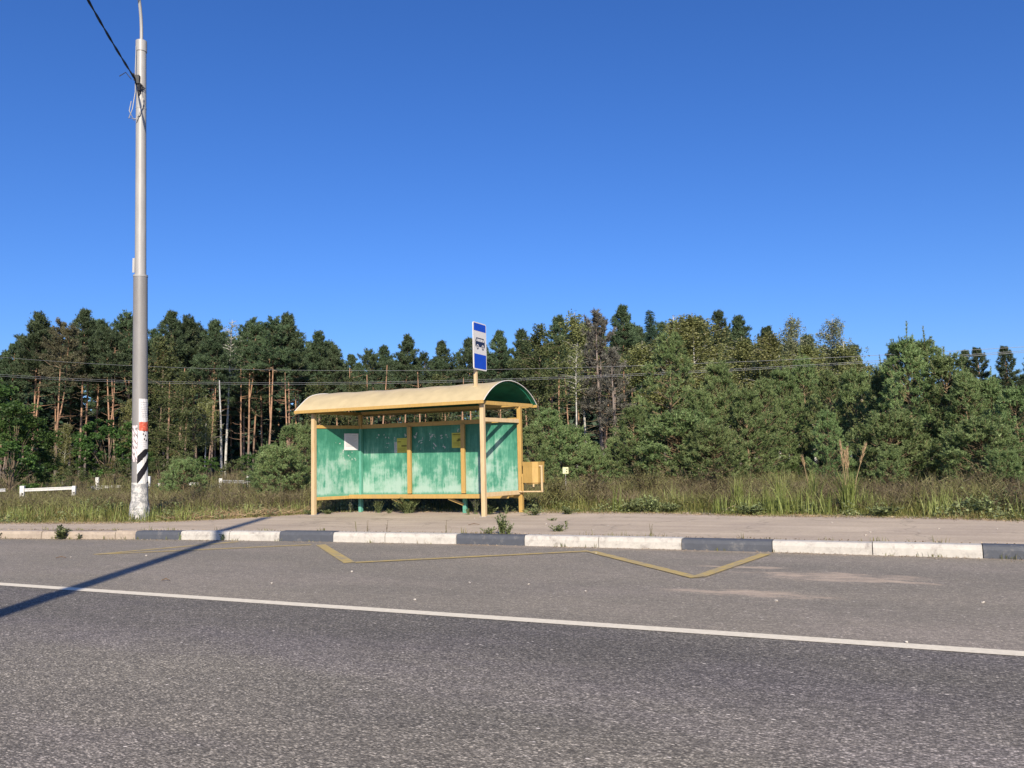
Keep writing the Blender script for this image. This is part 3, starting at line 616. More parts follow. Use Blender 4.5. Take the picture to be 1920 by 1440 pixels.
# pole foot, whitewashed and flaking
V = []; mb = MB()
for z, r in ((.15, .235), (.30, .23), (.42, .22), (.52, .205), (.62, .192), (.8, .186), (.95, .1845), (1.05, .1835)):
    for k in range(28):
        a = k*2*math.pi/28; rr = r+(rng.normal(0, .018) if z < .6 else 0); c = lamp_axis(z); V.append((c[0]+rr*math.cos(a), c[1]+rr*math.sin(a), z))
mb.add(V, [[i*28+k, i*28+(k+1) % 28, (i+1)*28+(k+1) % 28, (i+1)*28+k] for i in range(7) for k in range(28)], 0, True)
local(mb.build('foot', M['concrete']), lamp1)
va = math.atan2(-LB[1], -LB[0])        # azimuth from pole toward viewer side
def patch(z0, z1, a0, a1, m, name, parent, r=.006, grid=None, cell=None, tear=.0):
    na, nz = grid or (16, 8); V = []
    for j in range(nz+1):
        for i in range(na+1):
            z = z0+(z1-z0)*j/nz; a = a0+(a1-a0)*i/na; rr = .183-.0036*z+r+.002*math.sin(i*1.3+j)
            if tear and (i in (0, na) or j in (0, nz)): z += rng.normal(0, tear); a += rng.normal(0, tear*3)
            c = lamp_axis(z); V.append((c[0]+rr*math.cos(va+a), c[1]+rr*math.sin(va+a), z))
    fs = {}
    for j in range(nz):
        for i in range(na):
            mi = cell((i+.5)/na, (j+.5)/nz) if cell else 0
            if mi is None: continue
            fs.setdefault(mi, []).append([j*(na+1)+i, j*(na+1)+i+1, (j+1)*(na+1)+i+1, (j+1)*(na+1)+i])
    mb = MB(); first = True
    for mi, f in fs.items(): mb.add(V, f, mi, False)
    o = mb.build(name, m); local(o, parent); return o
n1 = thing('paper_notice', tuple(lamp_axis(2.8)), 'white sheet of small print taped high on the lamp post', 'notice')
patch(2.50, 3.06, -.15, 1.25, M['paper'], 'sheet', n1)
patch(2.6, 2.98, .0, 1.1, M['paper_grey'], 'print', n1, .009, (20, 26), lambda u, v: 0 if (int(v*26) % 3 == 1 and math.sin(u*50+v*90) > -.1) else None)
n2 = thing('red_label', tuple(lamp_axis(2.4)), 'red printed label stuck round the lamp post under the white sheet', 'label')
patch(2.28, 2.50, -.1, 1.35, M['red'], 'sheet', n2, .009, tear=.008)
n3 = thing('torn_notices', tuple(lamp_axis(2.1)), 'torn white notices with dark scraps between red label and stripes on the lamp post', 'notice')
rg = rng.random((60, 60))
def tornc(u, v):
    s = math.sin(u*9+v*4)+math.sin(u*23-v*17)*.6+math.sin(v*31+u*5)*.5
    if s > 1.15 and v > .45: return 1
    return 2 if (int(v*40) % 4 == 1 and v < .6 and math.sin(u*60+v*33) > .2) else 0
patch(1.78, 2.30, -.25, 1.35, [M['paper'], M['ink'], M['paper_grey']], 'sheet', n3, .005, (40, 40), tornc, tear=.004)
patch(1.55, 2.42, -1.15, -.32, [M['pink'], M['ink'], M['pink']], 'side_strip', n3, .004, (20, 40), lambda u, v: None if math.sin(u*11+v*13)+math.sin(v*37) > 1.1 else (1 if math.sin(v*29+u*7) > .96 else 0), tear=.006)
n4 = thing('striped_wrap', tuple(lamp_axis(1.4)), 'black and white diagonal warning stripes wrapped round the lamp post', 'warning wrap')
patch(1.02, 1.86, -.35, 1.3, M['white'], 'wrap', n4, .006, (24, 16), tear=.004)
def diag(zc0, th, a0, a1, slope, seed):
    rr_ = np.random.default_rng(seed); V = []; n = 30
    for i in range(n+1):
        a = a0+(a1-a0)*i/n; zm = zc0+slope*(a-a0)
        for k in range(4):
            z = zm+th*(k/3-.5)+rr_.normal(0, .006); z = min(max(z, 1.03), 1.85); rr2 = .183-.0036*z+.0095; c = lamp_axis(z); V.append((c[0]+rr2*math.cos(va+a), c[1]+rr2*math.sin(va+a), z))
    mb = MB(); mb.add(V, [[i*4+k, (i+1)*4+k, (i+1)*4+k+1, i*4+k+1] for i in range(n) for k in range(3)]); local(mb.build('black_stripe', M['ink']), n4)
diag(1.13, .24, -.33, 1.28, .27, 1); diag(1.58, .20, -.33, 1.28, .19, 2); diag(.93, .10, .6, 1.28, .2, 3)
# hanging cables and cable clamp
zc_ = atd(262, 155, 22)[2]
def pole_side(z, a, r=.16): c = lamp_axis(z); return (c[0]+r*math.cos(va+a), c[1]+r*math.sin(va+a), z)
mb = MB(); mb.tube([pole_side(z, a, r) for z, a, r in ((zc_+.9, -.9, .15), (zc_+.3, -1., .16), (zc_-.3, -.9, .17), (zc_-.75, -1.1, .22), (zc_-1.0, -1.2, .30), (zc_-1.02, -.6, .2), (zc_-.7, .2, .15), (zc_-.45, .3, .16))], .012, 6); local(mb.build('loose_cable', M['galv']), lamp1)
mb = MB(); mb.tube([pole_side(z, a, r) for z, a, r in ((zc_-.2, 0, .15), (zc_-.6, .3, .16), (zc_-.9, -.2, .15), (zc_-1.05, -.9, .2), (zc_-.8, -1.3, .28), (zc_-.55, -1.2, .24))], .011, 6); local(mb.build('loose_cable', M['galv']), lamp1)
mb = MB(); mb.box(pole_side(zc_, -.5, .17), (.10, .10, .22), rz=.5); mb.box(pole_side(zc_-.22, -.2, .16), (.08, .08, .14), rz=.2)
for k in range(5): mb.tube([pole_side(zc_+.12+rng.normal(0, .05), -1.1, .2), pole_side(zc_-.05*k, -.7+.3*k, .19), pole_side(zc_-.35+rng.normal(0, .08), -.4, .16)], .014, 5)
mb.tube([pole_side(zc_+.02, -1.2, .24), pole_side(zc_+.18, -1.35, .36), pole_side(zc_+.05, -1.4, .5)], .012, 5)
local(mb.build('cable_clamp', M['cable']), lamp1)
mb = MB(); c = pole_side(6.35, -1.35, .16); mb.box(c, (.05, .012, .36), rz=va+math.pi/2-.25); local(mb.build('number_plate', M['galv']), lamp1)
# the second lamp, across the road behind the viewer: its shadow crosses the asphalt
L2 = (-3.45, -2.75, 0)
lamp(L2, lambda z: np.array([L2[0], L2[1], z]), 12.4, 'grey lamp post across the road whose long shadow falls over the asphalt', False)
tw = MB(); A_ = np.array(pole_side(zc_+.02, -.9, .17)); B_ = np.array([-7.5, 1.6, zc_+.9])
TP = []
for k in range(61):
    u = k/60; TP.append(A_+(B_-A_)*u+np.array([0, 0, -.55*4*u*(1-u)]))
TP = np.array(TP)
for ph in (0, math.pi):
    tt = np.arange(61)*1.1+ph; tw.tube(TP+np.stack([.012*np.cos(tt), .012*np.sin(tt)*.5, .018*np.sin(tt)], 1), .015, 5)
tag(tw.build('overhead_cable', M['cable']), 'black twisted overhead cable running from the lamp post towards the upper left', 'cable')

# ------------------------------------------------------------------ power lines (parabola through sighted points, running beyond both sides)
def wire(pts, Yw, label, r=.0075):
    P = np.array([ony(x, y, Yw) for x, y in pts]); co = np.polyfit(P[:, 0], P[:, 2], 2); X = np.linspace(-85, 14, 100)
    mb = MB(); mb.tube(np.stack([X, np.full(100, Yw), np.polyval(co, X)], 1), r, 5, caps=False)
    tag(mb.build('power_line', M['wire']), label, 'power line', 'power lines strung in front of the wood')
wA = [(0, 671), (280, 684), (620, 694), (960, 695), (1300, 683), (1640, 668), (1920, 647)]
wB = [(0, 708), (270, 712), (560, 720), (800, 718), (960, 715), (1180, 708), (1310, 700), (1640, 680), (1920, 656)]
wire(wA, 36, 'topmost thin power line crossing in front of the wood')
wire(wB, 36.4, 'lowest bright power line of the three, passing just over the shelter roof')
wire([(x, y-3.2 if x < 900 else y-3) for x, y in wB], 35.4, 'middle power line, running close above the lowest one')

# ------------------------------------------------------------------ crash barriers at the side road
def barrier(posts, rails, label, grp='white roadside barriers left of the shelter'):
    base = onz(posts[0][0], posts[0][1], .16) if posts else onz(rails[0][0][0], rails[0][0][2], .16)
    t = thing('roadside_barrier', tuple(base), label, 'barrier', grp)
    for (x, y, yt, w) in posts:
        b = onz(x, y, .16); D = math.hypot(b[0], b[1]); h = atd(x, yt, D)[2]
        mb = MB(); ang = .5
        mb.box((b[0], b[1], h/2), (w, w*.7, h), rz=ang); o = mb.build('post', M['white'], bevel=.01); local(o, t)
        mb = MB(); dv = -np.array([b[0], b[1]])/D
        for k in range(4): mb.box((b[0]+dv[0]*w*.5, b[1]+dv[1]*w*.5, .25+k*.12), (w*.35, .01, .05), rz=math.atan2(dv[1], dv[0])+math.pi/2)
        local(mb.build('stencil', M['ink']), t)
    for (a, b, h) in rails:
        pa = onz(a[0], a[2], .16); pb = onz(b[0], b[2], .16)
        za = atd(a[0], a[1], math.hypot(*pa[:2]))[2]; zb = atd(b[0], b[1], math.hypot(*pb[:2]))[2]
        A = np.array([pa[0], pa[1], za]); B = np.array([pb[0], pb[1], zb]); mb = MB()
        for k, dz in enumerate((-h/3, 0, h/3)): mb.bar(A+[0, 0, dz], B+[0, 0, dz], .03+.04*(k != 1), h/3-.004)
        local(mb.build('rail', M['white'], bevel=.01), t)
barrier([(41, 950, 911, .15), (138, 948, 911, .12)], [((45, 919, 950), (138, 915, 948), .11)], 'nearest white crash barrier, with two posts at the far left of the verge')
barrier([], [((-70, 923, 950), (9, 919, 946), .12)], 'end of a white crash barrier rail at the left edge of the photo')
barrier([(182, 922, 895, .18)], [((171, 914, 922), (262, 911, 921), .15)], 'white crash barrier between the near barrier and the lamp post, one post showing')
barrier([(278, 932, 893, .17)], [((296, 909, 931), (372, 907, 929), .13)], 'white post and broken rail just right of the lamp post')
barrier([(414, 924, 897, .16), (466, 921, 890, .16)], [((416, 903, 924), (464, 904, 921), .16)], 'white crash barrier with torn end, nearest to the shelter')
# small marker plate
mp = onz(1062, 944, .16); mk = thing('marker_plate', (mp[0], mp[1], .16), 'small pale yellow marker plate on a thin stake right of the litter bin', 'marker sign')
Dm = math.hypot(mp[0], mp[1]); zt_ = atd(1062, 876, Dm)[2]; zb_ = atd(1062, 888, Dm)[2]; fa = math.atan2(mp[1], mp[0])-math.pi/2
mb = MB(); mb.tube([(mp[0], mp[1], .1), (mp[0], mp[1], zt_)], .012, 6); local(mb.build('stake', M['galv']), mk)
mb = MB(); mb.box((mp[0]+.01, mp[1]-.02, (zt_+zb_)/2), (.16, .012, zt_-zb_), rz=fa+.1); local(mb.build('plate', M['palesign']), mk)
mb = MB(); 
for dx, dz in ((-.03, .02), (.04, -.03), (-.02, -.03), (.05, .04)): mb.box((mp[0]+.01+dx, mp[1]-.033, (zt_+zb_)/2+dz), (.03, .004, .02), rz=fa+.1)
local(mb.build('marking', M['ink']), mk)

# ------------------------------------------------------------------ vegetation generators
def rdir(n, zmin=-1, zmax=1, r=rng):
    z = r.uniform(zmin, zmax, n); a = r.uniform(0, 2*math.pi, n); s = np.sqrt(1-z*z); return np.stack([s*np.cos(a), s*np.sin(a), z], 1)
def needles(mb, P, D, ln, wd, mat=0, r=rng):
    n = len(P); side = np.cross(D, rdir(n, r=r)); side /= np.linalg.norm(side, axis=1)[:, None]+1e-9
    w = (wd*r.uniform(.7, 1.3, n))[:, None]; l = (ln*r.uniform(.7, 1.25, n))[:, None]
    mb.tris(P-side*w/2, P+side*w/2, P+D*l, mat)
def leaves(mb, P, size, mat=0, flat=.3, r=rng):
    n = len(P); D = rdir(n, -.6, .6, r); U = np.cross(D, rdir(n, r=r)); U /= np.linalg.norm(U, axis=1)[:, None]+1e-9
    s = (size*r.uniform(.6, 1.3, n))[:, None]
    mb.quads(P-D*s*.5, P+U*s*.32, P+D*s*.5, P-U*s*.32, mat)
def bent(n, H, lean, r):
    P = [np.array([0., 0, 0])]; d = r.normal(0, lean, 2)
    for k in range(1, n): 
        d = d+r.normal(0, lean*.5, 2); P.append(np.array([P[-1][0]+d[0]*H/n, P[-1][1]+d[1]*H/n, H*k/(n-1)]))
    return np.array(P)
def pine(seed, H=17., crown=.55, wid=2.4, nb=62, fork=0, bark_='pbark', fol='needle', dens=1., dead=14, lean=.02, conic=.5, rad=.135):
    r = np.random.default_rng(seed); tr = MB(); cr = MB()
    ax = bent(10, H, lean, r); zz = ax[:, 2]
    def at(z): return np.array([np.interp(z, zz, ax[:, 0]), np.interp(z, zz, ax[:, 1]), z])
    tr.tube(ax, rad*(1-.82*(zz/H)**1.1), 8)
    axes = [at]
    if fork:
        z0 = H*fork; a = r.uniform(0, 6.28); P = []
        for k in range(8):
            u = k/7; b = at(z0+(H*.93-z0)*u); off = .9*(1-math.exp(-u*3)); P.append(b+[math.cos(a)*off, math.sin(a)*off, 0])
        P = np.array(P); tr.tube(P, np.linspace(rad*.62, .03, 8), 7)
        axes.append(lambda z, P=P: np.array([np.interp(z, P[:, 2], P[:, 0]), np.interp(z, P[:, 2], P[:, 1]), min(z, H*.93)]))
    for k in range(dead):       # dead snags below the crown
        z = H*r.uniform(.22, crown); a = r.uniform(0, 6.28); l = r.uniform(.5, 2.0); b = at(z); d = np.array([math.cos(a), math.sin(a), r.uniform(-.25, .35)])
        m_ = b+d*l*.5; e = b+d*l+[0, 0, r.normal(0, .2)]; tr.tube([b, m_, e], [.03, .018, .006], 4, 1, caps=False)
    for k in range(nb):
        t = (k+r.random())/nb; z = H*(crown+(1-crown)*t**.92*.99); b = axes[k % len(axes)](z)
        a = k*2.4+r.normal(0, .5)
        prof = (conic*(1-t)+(1-conic)*math.sqrt(max(0, 1-t*t)))*(.55+.45*min(1, t/.18))
        L = wid*prof*r.uniform(.4, 1.25)+.22
        el = -.12+1.0*t+r.normal(0, .16)
        d = np.array([math.cos(a)*math.cos(el), math.sin(a)*math.cos(el), math.sin(el)])
        e = b+d*L+[0, 0, .12*L]; mid = b+d*L*.5-[0, 0, .05*L]
        tr.tube([b, mid, e], [.05*(1.1-t)+.012, .03*(1.1-t)+.008, .006], 4, 1, caps=False)
        npad = max(4, int(L/.17*dens)); sd = np.cross(d, [0, 0, 1.]); sd /= np.linalg.norm(sd)+1e-9
        for j in range(npad):
            u = 1-.75*(j/npad); side = r.normal(0, .30*L*(1.15-u)+.06); c = b+(e-b)*u+sd*side+[0, 0, .10*abs(side)+.05+r.normal(0, .05)]
            ln = r.uniform(.22, .5); ax_ = d*.6+sd*(side*.9)+np.array([0, 0, .45+.5*t])+r.normal(0, .18, 3); ax_ /= np.linalg.norm(ax_); nt_ = 13
            Pn = c+ax_*(ln*r.random((nt_, 1)))+r.normal(0, .075, (nt_, 3)); Pn = np.repeat(Pn, 4, 0)
            out_ = rdir(len(Pn), r=r)*.85+ax_*.8; out_ /= np.linalg.norm(out_, axis=1)[:, None]+1e-9
            needles(cr, Pn, out_, .26, .058, 0, r)
    # leader
    for k in range(10):
        c = at(H*(.955+.006*k)); Pn = np.repeat(c+r.normal(0, .06, (12, 3)), 4, 0); out_ = rdir(len(Pn), r=r)*.8+[0, 0, .8]; out_ /= np.linalg.norm(out_, axis=1)[:, None]; needles(cr, Pn, out_, .26, .055, 0, r)
    return tr.data('trunk', [M[bark_], M['brown_bark']]), cr.data('crown', M[fol])
def spruce(seed, H=14., fol='spruce', nb=150, wid=2.0, low=.12):
    r = np.random.default_rng(seed); tr = MB(); cr = MB(); tr.tube([(0, 0, 0), (0, 0, H)], [.16, .02], 7)
    for k in range(nb):
        t = (k+r.random())/nb; z = H*(low+(1-low)*t); a = k*2.4+r.normal(0, .4); L = wid*(1-t)**.85*r.uniform(.7, 1.1)+.12
        el = -.1+.45*t; d = np.array([math.cos(a)*math.cos(el), math.sin(a)*math.cos(el), math.sin(el)]); b = np.array([0, 0, z]); e = b+d*L
        tr.tube([b, e], [.02, .005], 3, caps=False)
        n = int(10+L*60); u = r.random(n)**.7; P = b+(e-b)*u[:, None]+r.normal(0, .12, (n, 3))*[1, 1, .5]; Pn = np.repeat(P, 3, 0)
        D = rdir(len(Pn), -.6, .7, r)+d*.6; D /= np.linalg.norm(D, axis=1)[:, None]; needles(cr, Pn, D, .2, .05, 0, r)
    return tr.data('trunk', M['brown_bark']), cr.data('crown', M[fol])
def young(seed, H=5.5, wid=1.7, shoots=1.0, leader=.75, low=.02, round_=.6, fol='yneedle', up=.5, multi=1):
    """young pine: whorls of up-curving branches set with bottle-brush shoots"""
    r = np.random.default_rng(seed); tr = MB(); cr = MB(); SP = []; SD = []; SL = []
    ax = bent(6, H, .03, r)
    def at(z): return np.array([np.interp(z, ax[:, 2], ax[:, 0]), np.interp(z, ax[:, 2], ax[:, 1]), z])
    tr.tube(ax*[1, 1, .97], .065*H/5.5*(1-.9*ax[:, 2]/H)+.006, 7)
    def shoot(p, d, l): SP.append(p); SD.append(d/np.linalg.norm(d)); SL.append(l)
    def candle(p, d, l):
        d = np.array(d, float); d /= np.linalg.norm(d)
        for m in range(max(1, int(l/.13))): shoot(p+d*m*.13, d, .17)
        tr.tube([p, p+d*l], [.010, .005], 4, caps=False)
    for q_ in range(multi):
        off = r.normal(0, .25, 2)*(q_ > 0)
        tz = H*(1-.12*q_*r.random()); 
        candle(at(tz*.80)+[off[0], off[1], 0], (r.normal(0, .05), r.normal(0, .05), 1), tz*.16+leader)
        for k in range(5): a = k*1.26+r.random(); candle(at(tz*(.84+.05*(k % 2)))+[off[0]+.1*math.cos(a), off[1]+.1*math.sin(a), 0], (math.cos(a)*.35, math.sin(a)*.35, 1), leader*r.uniform(.6, .95))
    z = H*low+.1; step = .36*H/5.5
    while z < H*.93:
        t = z/H; nbr = r.integers(5, 8); a0 = r.random()*6
        for k in range(nbr):
            a = a0+k*6.283/nbr+r.normal(0, .25); L = wid*((1-t)**round_)*r.uniform(.65, 1.12)*(1 if t > .12 else .75+2*t)+.12
            el = up*(.25+t)+r.normal(0, .12); h = np.array([math.cos(a), math.sin(a), 0]); b = at(z+r.normal(0, .08)); n = max(3, int(L/.16)); pts = [b]
            for j in range(1, n+1):
                u = j/n; pts.append(b+h*L*u*math.cos(el*.6)+np.array([0, 0, L*(math.sin(el)*u+.28*u*u)])+r.normal(0, .02, 3))
            pts = np.array(pts); tr.tube(pts[::2] if len(pts) > 4 else pts, np.linspace(.018, .005, len(pts[::2] if len(pts) > 4 else pts)), 4, caps=False)
            for j in range(1, n+1):      # side twigs, each ending in a tuft of brushes
                u = j/n; dj = pts[j]-pts[j-1]; dj /= np.linalg.norm(dj)
                if u < .45 and t < .75: continue
                if r.random() > .62 and j < n: continue
                sgn = 1 if j % 2 else -1; sd = np.cross(dj, [0, 0, 1.])*sgn*r.uniform(.2, 1)+dj*.6; tl = (.12+.45*L/wid*(1-u)+.12)*r.uniform(.5, 1.1); c = pts[j]+sd*tl+[0, 0, .10*tl]
                tr.tube([pts[j], c], [.007, .004], 3, caps=False)
                for s in range(int(r.integers(6, 10)*shoots)):
                    d2 = rdir(1, -.25, 1, r)[0]*.8+sd*.35+np.array([0, 0, .45]); shoot(c+r.normal(0, .035, 3), d2, r.uniform(.12, .26))
            candle(pts[-1], (math.cos(a)*.35, math.sin(a)*.35, 1.) if t > .4 else pts[-1]-pts[-2]+np.array([0, 0, .06]), r.uniform(.26, .5) if t > .4 else .3)
        z += step*r.uniform(.8, 1.2)*(1-.35*t)
    SP = np.array(SP); SD = np.array(SD); SL = np.array(SL); k = 26; n = len(SP)
    u = r.random((n, k))**.8; P = SP[:, None]+SD[:, None]*(SL[:, None]*u)[..., None]
    D = rdir(n*k, r=r).reshape(n, k, 3); D -= SD[:, None]*np.sum(D*SD[:, None], -1, keepdims=True); D /= np.linalg.norm(D, axis=-1, keepdims=True)+1e-9
    D = D*.75+SD[:, None]*.75; D /= np.linalg.norm(D, axis=-1, keepdims=True)
    needles(cr, P.reshape(-1, 3), D.reshape(-1, 3), .092, .019, 0, r)
    return tr.data('trunk', M['ybark']), cr.data('crown', M[fol])
def birch(seed, H=12., wid=2.2, low=.35, nl=5200, fol='birchleaf', bark_='birchbark', leaf=.13, droop=1.0, lean=.03, rad=.10, upright=.9):
    r = np.random.default_rng(seed); tr = MB(); cr = MB(); ax = bent(8, H, lean, r); tr.tube(ax, rad*(1-.9*ax[:, 2]/H)+.01, 7)
    def at(z): return np.array([np.interp(z, ax[:, 2], ax[:, 0]), np.interp(z, ax[:, 2], ax[:, 1]), z])
    tips = []
    for k in range(46):
        t = (k+r.random())/46; z = H*(low+(1-low)*t*.97); a = r.uniform(0, 6.28); L = wid*(math.sin(math.pi*min(1, .18+.82*t))**.7)*r.uniform(.5, 1.1)+.2
        b = at(z); el = upright*r.uniform(.5, 1.1); d = np.array([math.cos(a)*math.cos(el), math.sin(a)*math.cos(el), math.sin(el)]); pts = [b]
        for j in range(1, 6): u = j/5; pts.append(b+d*L*u+np.array([math.cos(a), math.sin(a), 0])*L*.35*u*u-[0, 0, .25*L*u*u])
        tr.tube(pts, np.linspace(.03, .005, 6), 4, caps=False); tips += pts[1:]
    tips = np.array(tips); ns = nl//16; c = tips[r.integers(0, len(tips), ns)]+r.normal(0, .22, (ns, 3)); u = r.random((ns, 16))
    P = c[:, None]+np.stack([r.normal(0, .07, (ns, 16)), r.normal(0, .07, (ns, 16)), -u*droop*r.uniform(.3, 1.2, (ns, 1))+r.normal(0, .04, (ns, 16))], -1)
    leaves(cr, P.reshape(-1, 3), leaf, 0, r=r)
    return tr.data('trunk', M[bark_]), cr.data('crown', M[fol])
def broad(seed, H=6., wid=2.2, low=.05, nl=7000, fol='darkleaf', leaf=.16, nclump=70, stems=3):
    r = np.random.default_rng(seed); tr = MB(); cr = MB()
    C_ = []
    for k in range(nclump):
        d = rdir(1, -.2, 1, r)[0]; rr = r.uniform(.45, 1)**.6; z = H*(low+(1-low)*(.45+.5*d[2]*rr)) if d[2] > 0 else H*(low+.42*r.random())
        C_.append((d[0]*wid*rr, d[1]*wid*rr, z))
    C_ = np.array(C_)
    for s in range(stems): a = r.uniform(0, 6.28); tr.tube([(0, 0, 0), (.1*math.cos(a)*wid, .1*math.sin(a)*wid, H*.4), (.35*wid*math.cos(a), .35*wid*math.sin(a), H*.85)], [.05*H/6, .035*H/6, .008], 6)
    for c in C_[::5]: tr.tube([(0, 0, H*.25*r.random()+.1), c*[.5, .5, .7], c], [.02, .012, .004], 4, caps=False)
    per = nl//nclump
    for c in C_:
        s = r.uniform(.25, .5)*H/5; q_ = rdir(per, r=r)*(r.random((per, 1))**.45)*[s, s, s*.6]+c; leaves(cr, q_, leaf, 0, r=r)
    return tr.data('trunk', M['brown_bark']), cr.data('crown', M[fol])
def snag(seed, H=8.5):
    r = np.random.default_rng(seed); tr = MB(); ax = bent(8, H, .02, r); tr.tube(ax, np.linspace(.115, .05, 8), 8)
    for k in range(4): z = H*r.uniform(.5, .97); a = r.uniform(0, 6); b = np.array([np.interp(z, ax[:, 2], ax[:, 0]), np.interp(z, ax[:, 2], ax[:, 1]), z]); tr.tube([b, b+[math.cos(a)*.3, math.sin(a)*.3, .15]], [.03, .01], 4)
    return tr.data('trunk', M['snag']), None

PR = {}
def proto(key, pair, H): PR[key] = (pair, H)
for i in range(5): proto('pine%d' % i, pine(100+i, crown=[.62, .66, .58, .68, .62][i], dens=[1., .85, 1.05, .85, .95][i], wid=[2.4, 2.1, 2.7, 2.3, 2.6][i], fork=[0, .5, 0, .35, 0][i], conic=[.75, .5, .85, .6, .95][i], nb=[88, 74, 92, 78, 86][i]), 17)
proto('pinebr', pine(131, fol='needle_br', fork=.38, crown=.6, dens=.8, dead=26, wid=2.3), 17)
proto('pinered', pine(141, H=12.5, fol='deadfol', bark_='pbark_red', crown=.35, wid=2.4, dens=.22, dead=30, nb=60, fork=.45, rad=.19), 12.5)
proto('pinelow', pine(151, crown=.30, wid=2.8, nb=105, conic=.7, dens=1.), 17)
proto('pinefar', pine(161, crown=.42, wid=2.6, nb=60, dens=.9, dead=4), 17)
proto('spruce', spruce(171), 14)
proto('spruce2', spruce(172, wid=1.8), 14)
for i in range(3): proto('birch%d' % i, birch(180+i, low=[.3, .2, .4][i], wid=[2.2, 2.5, 1.9][i], nl=[13000, 16000, 11000][i], leaf=.145), 12)
proto('birchpale', birch(190, fol='paleleaf', low=.35, wid=1.9, nl=12000, leaf=.12), 12)
proto('birchbare', birch(191, fol='paleleaf', low=.55, wid=1.6, nl=1500, leaf=.10), 12)
proto('birchlean', birch(192, fol='birchleaf', low=.6, wid=1.3, nl=1800, lean=.07, rad=.09), 12)
proto('olivetree', birch(193, fol='olive', bark_='brown_bark', low=.12, wid=2.6, nl=16000, leaf=.15, droop=.6), 8)
proto('maple', broad(200, 7, 2.9, .0, 9500, 'darkleaf', .17, 90), 7)
proto('olivebush', broad(201, 3.2, 1.7, .0, 5200, 'olive', .10, 60), 3.2)
proto('darkbush', broad(202, 3.2, 1.7, .0, 5200, 'darkleaf', .11, 60), 3.2)
proto('snag', snag(210), 8.5)
proto('young0', young(300, 5.6, 1.95, 1.0, .9, round_=1.15), 5.6)
proto('young1', young(301, 5.4, 1.7, 1.0, .9, multi=4, round_=1.05), 5.4)
proto('young2', young(302, 4.4, 1.55, 1.0, .65, round_=1.05), 4.4)
proto('young3', young(303, 6.2, 2.5, 1.0, .8, round_=1.2), 6.2)
proto('youngsmall', young(304, 2.4, .85, 1.0, .35, low=.12), 2.4)
proto('youngbush', young(305, 2.6, 1.5, .9, .4, round_=.75, multi=3), 2.6)
def tree(x, yt, D, key, name, label, cat='tree', group=None, sxy=1., rz=None, lean=None):
    (tm, cm), H0 = PR[key]; top = atd(x, yt, D); g = float(gz(top[0], top[1])); s = (top[2]-g)/H0
    t = thing(name, (top[0], top[1], g-.05), label, cat, group); t.rotation_euler = (0, 0, random.uniform(0, 6.28) if rz is None else rz); t.scale = (s*sxy, s*sxy, s)
    if lean: t.rotation_euler = (lean[0], lean[1], t.rotation_euler[2])
    o = bpy.data.objects.new('trunk', tm); COL.objects.link(o); o.parent = t
    if cm: o = bpy.data.objects.new('crown', cm); COL.objects.link(o); o.parent = t
    return t
GP = 'tall pines along the front of the wood'
P = 'pine_tree'
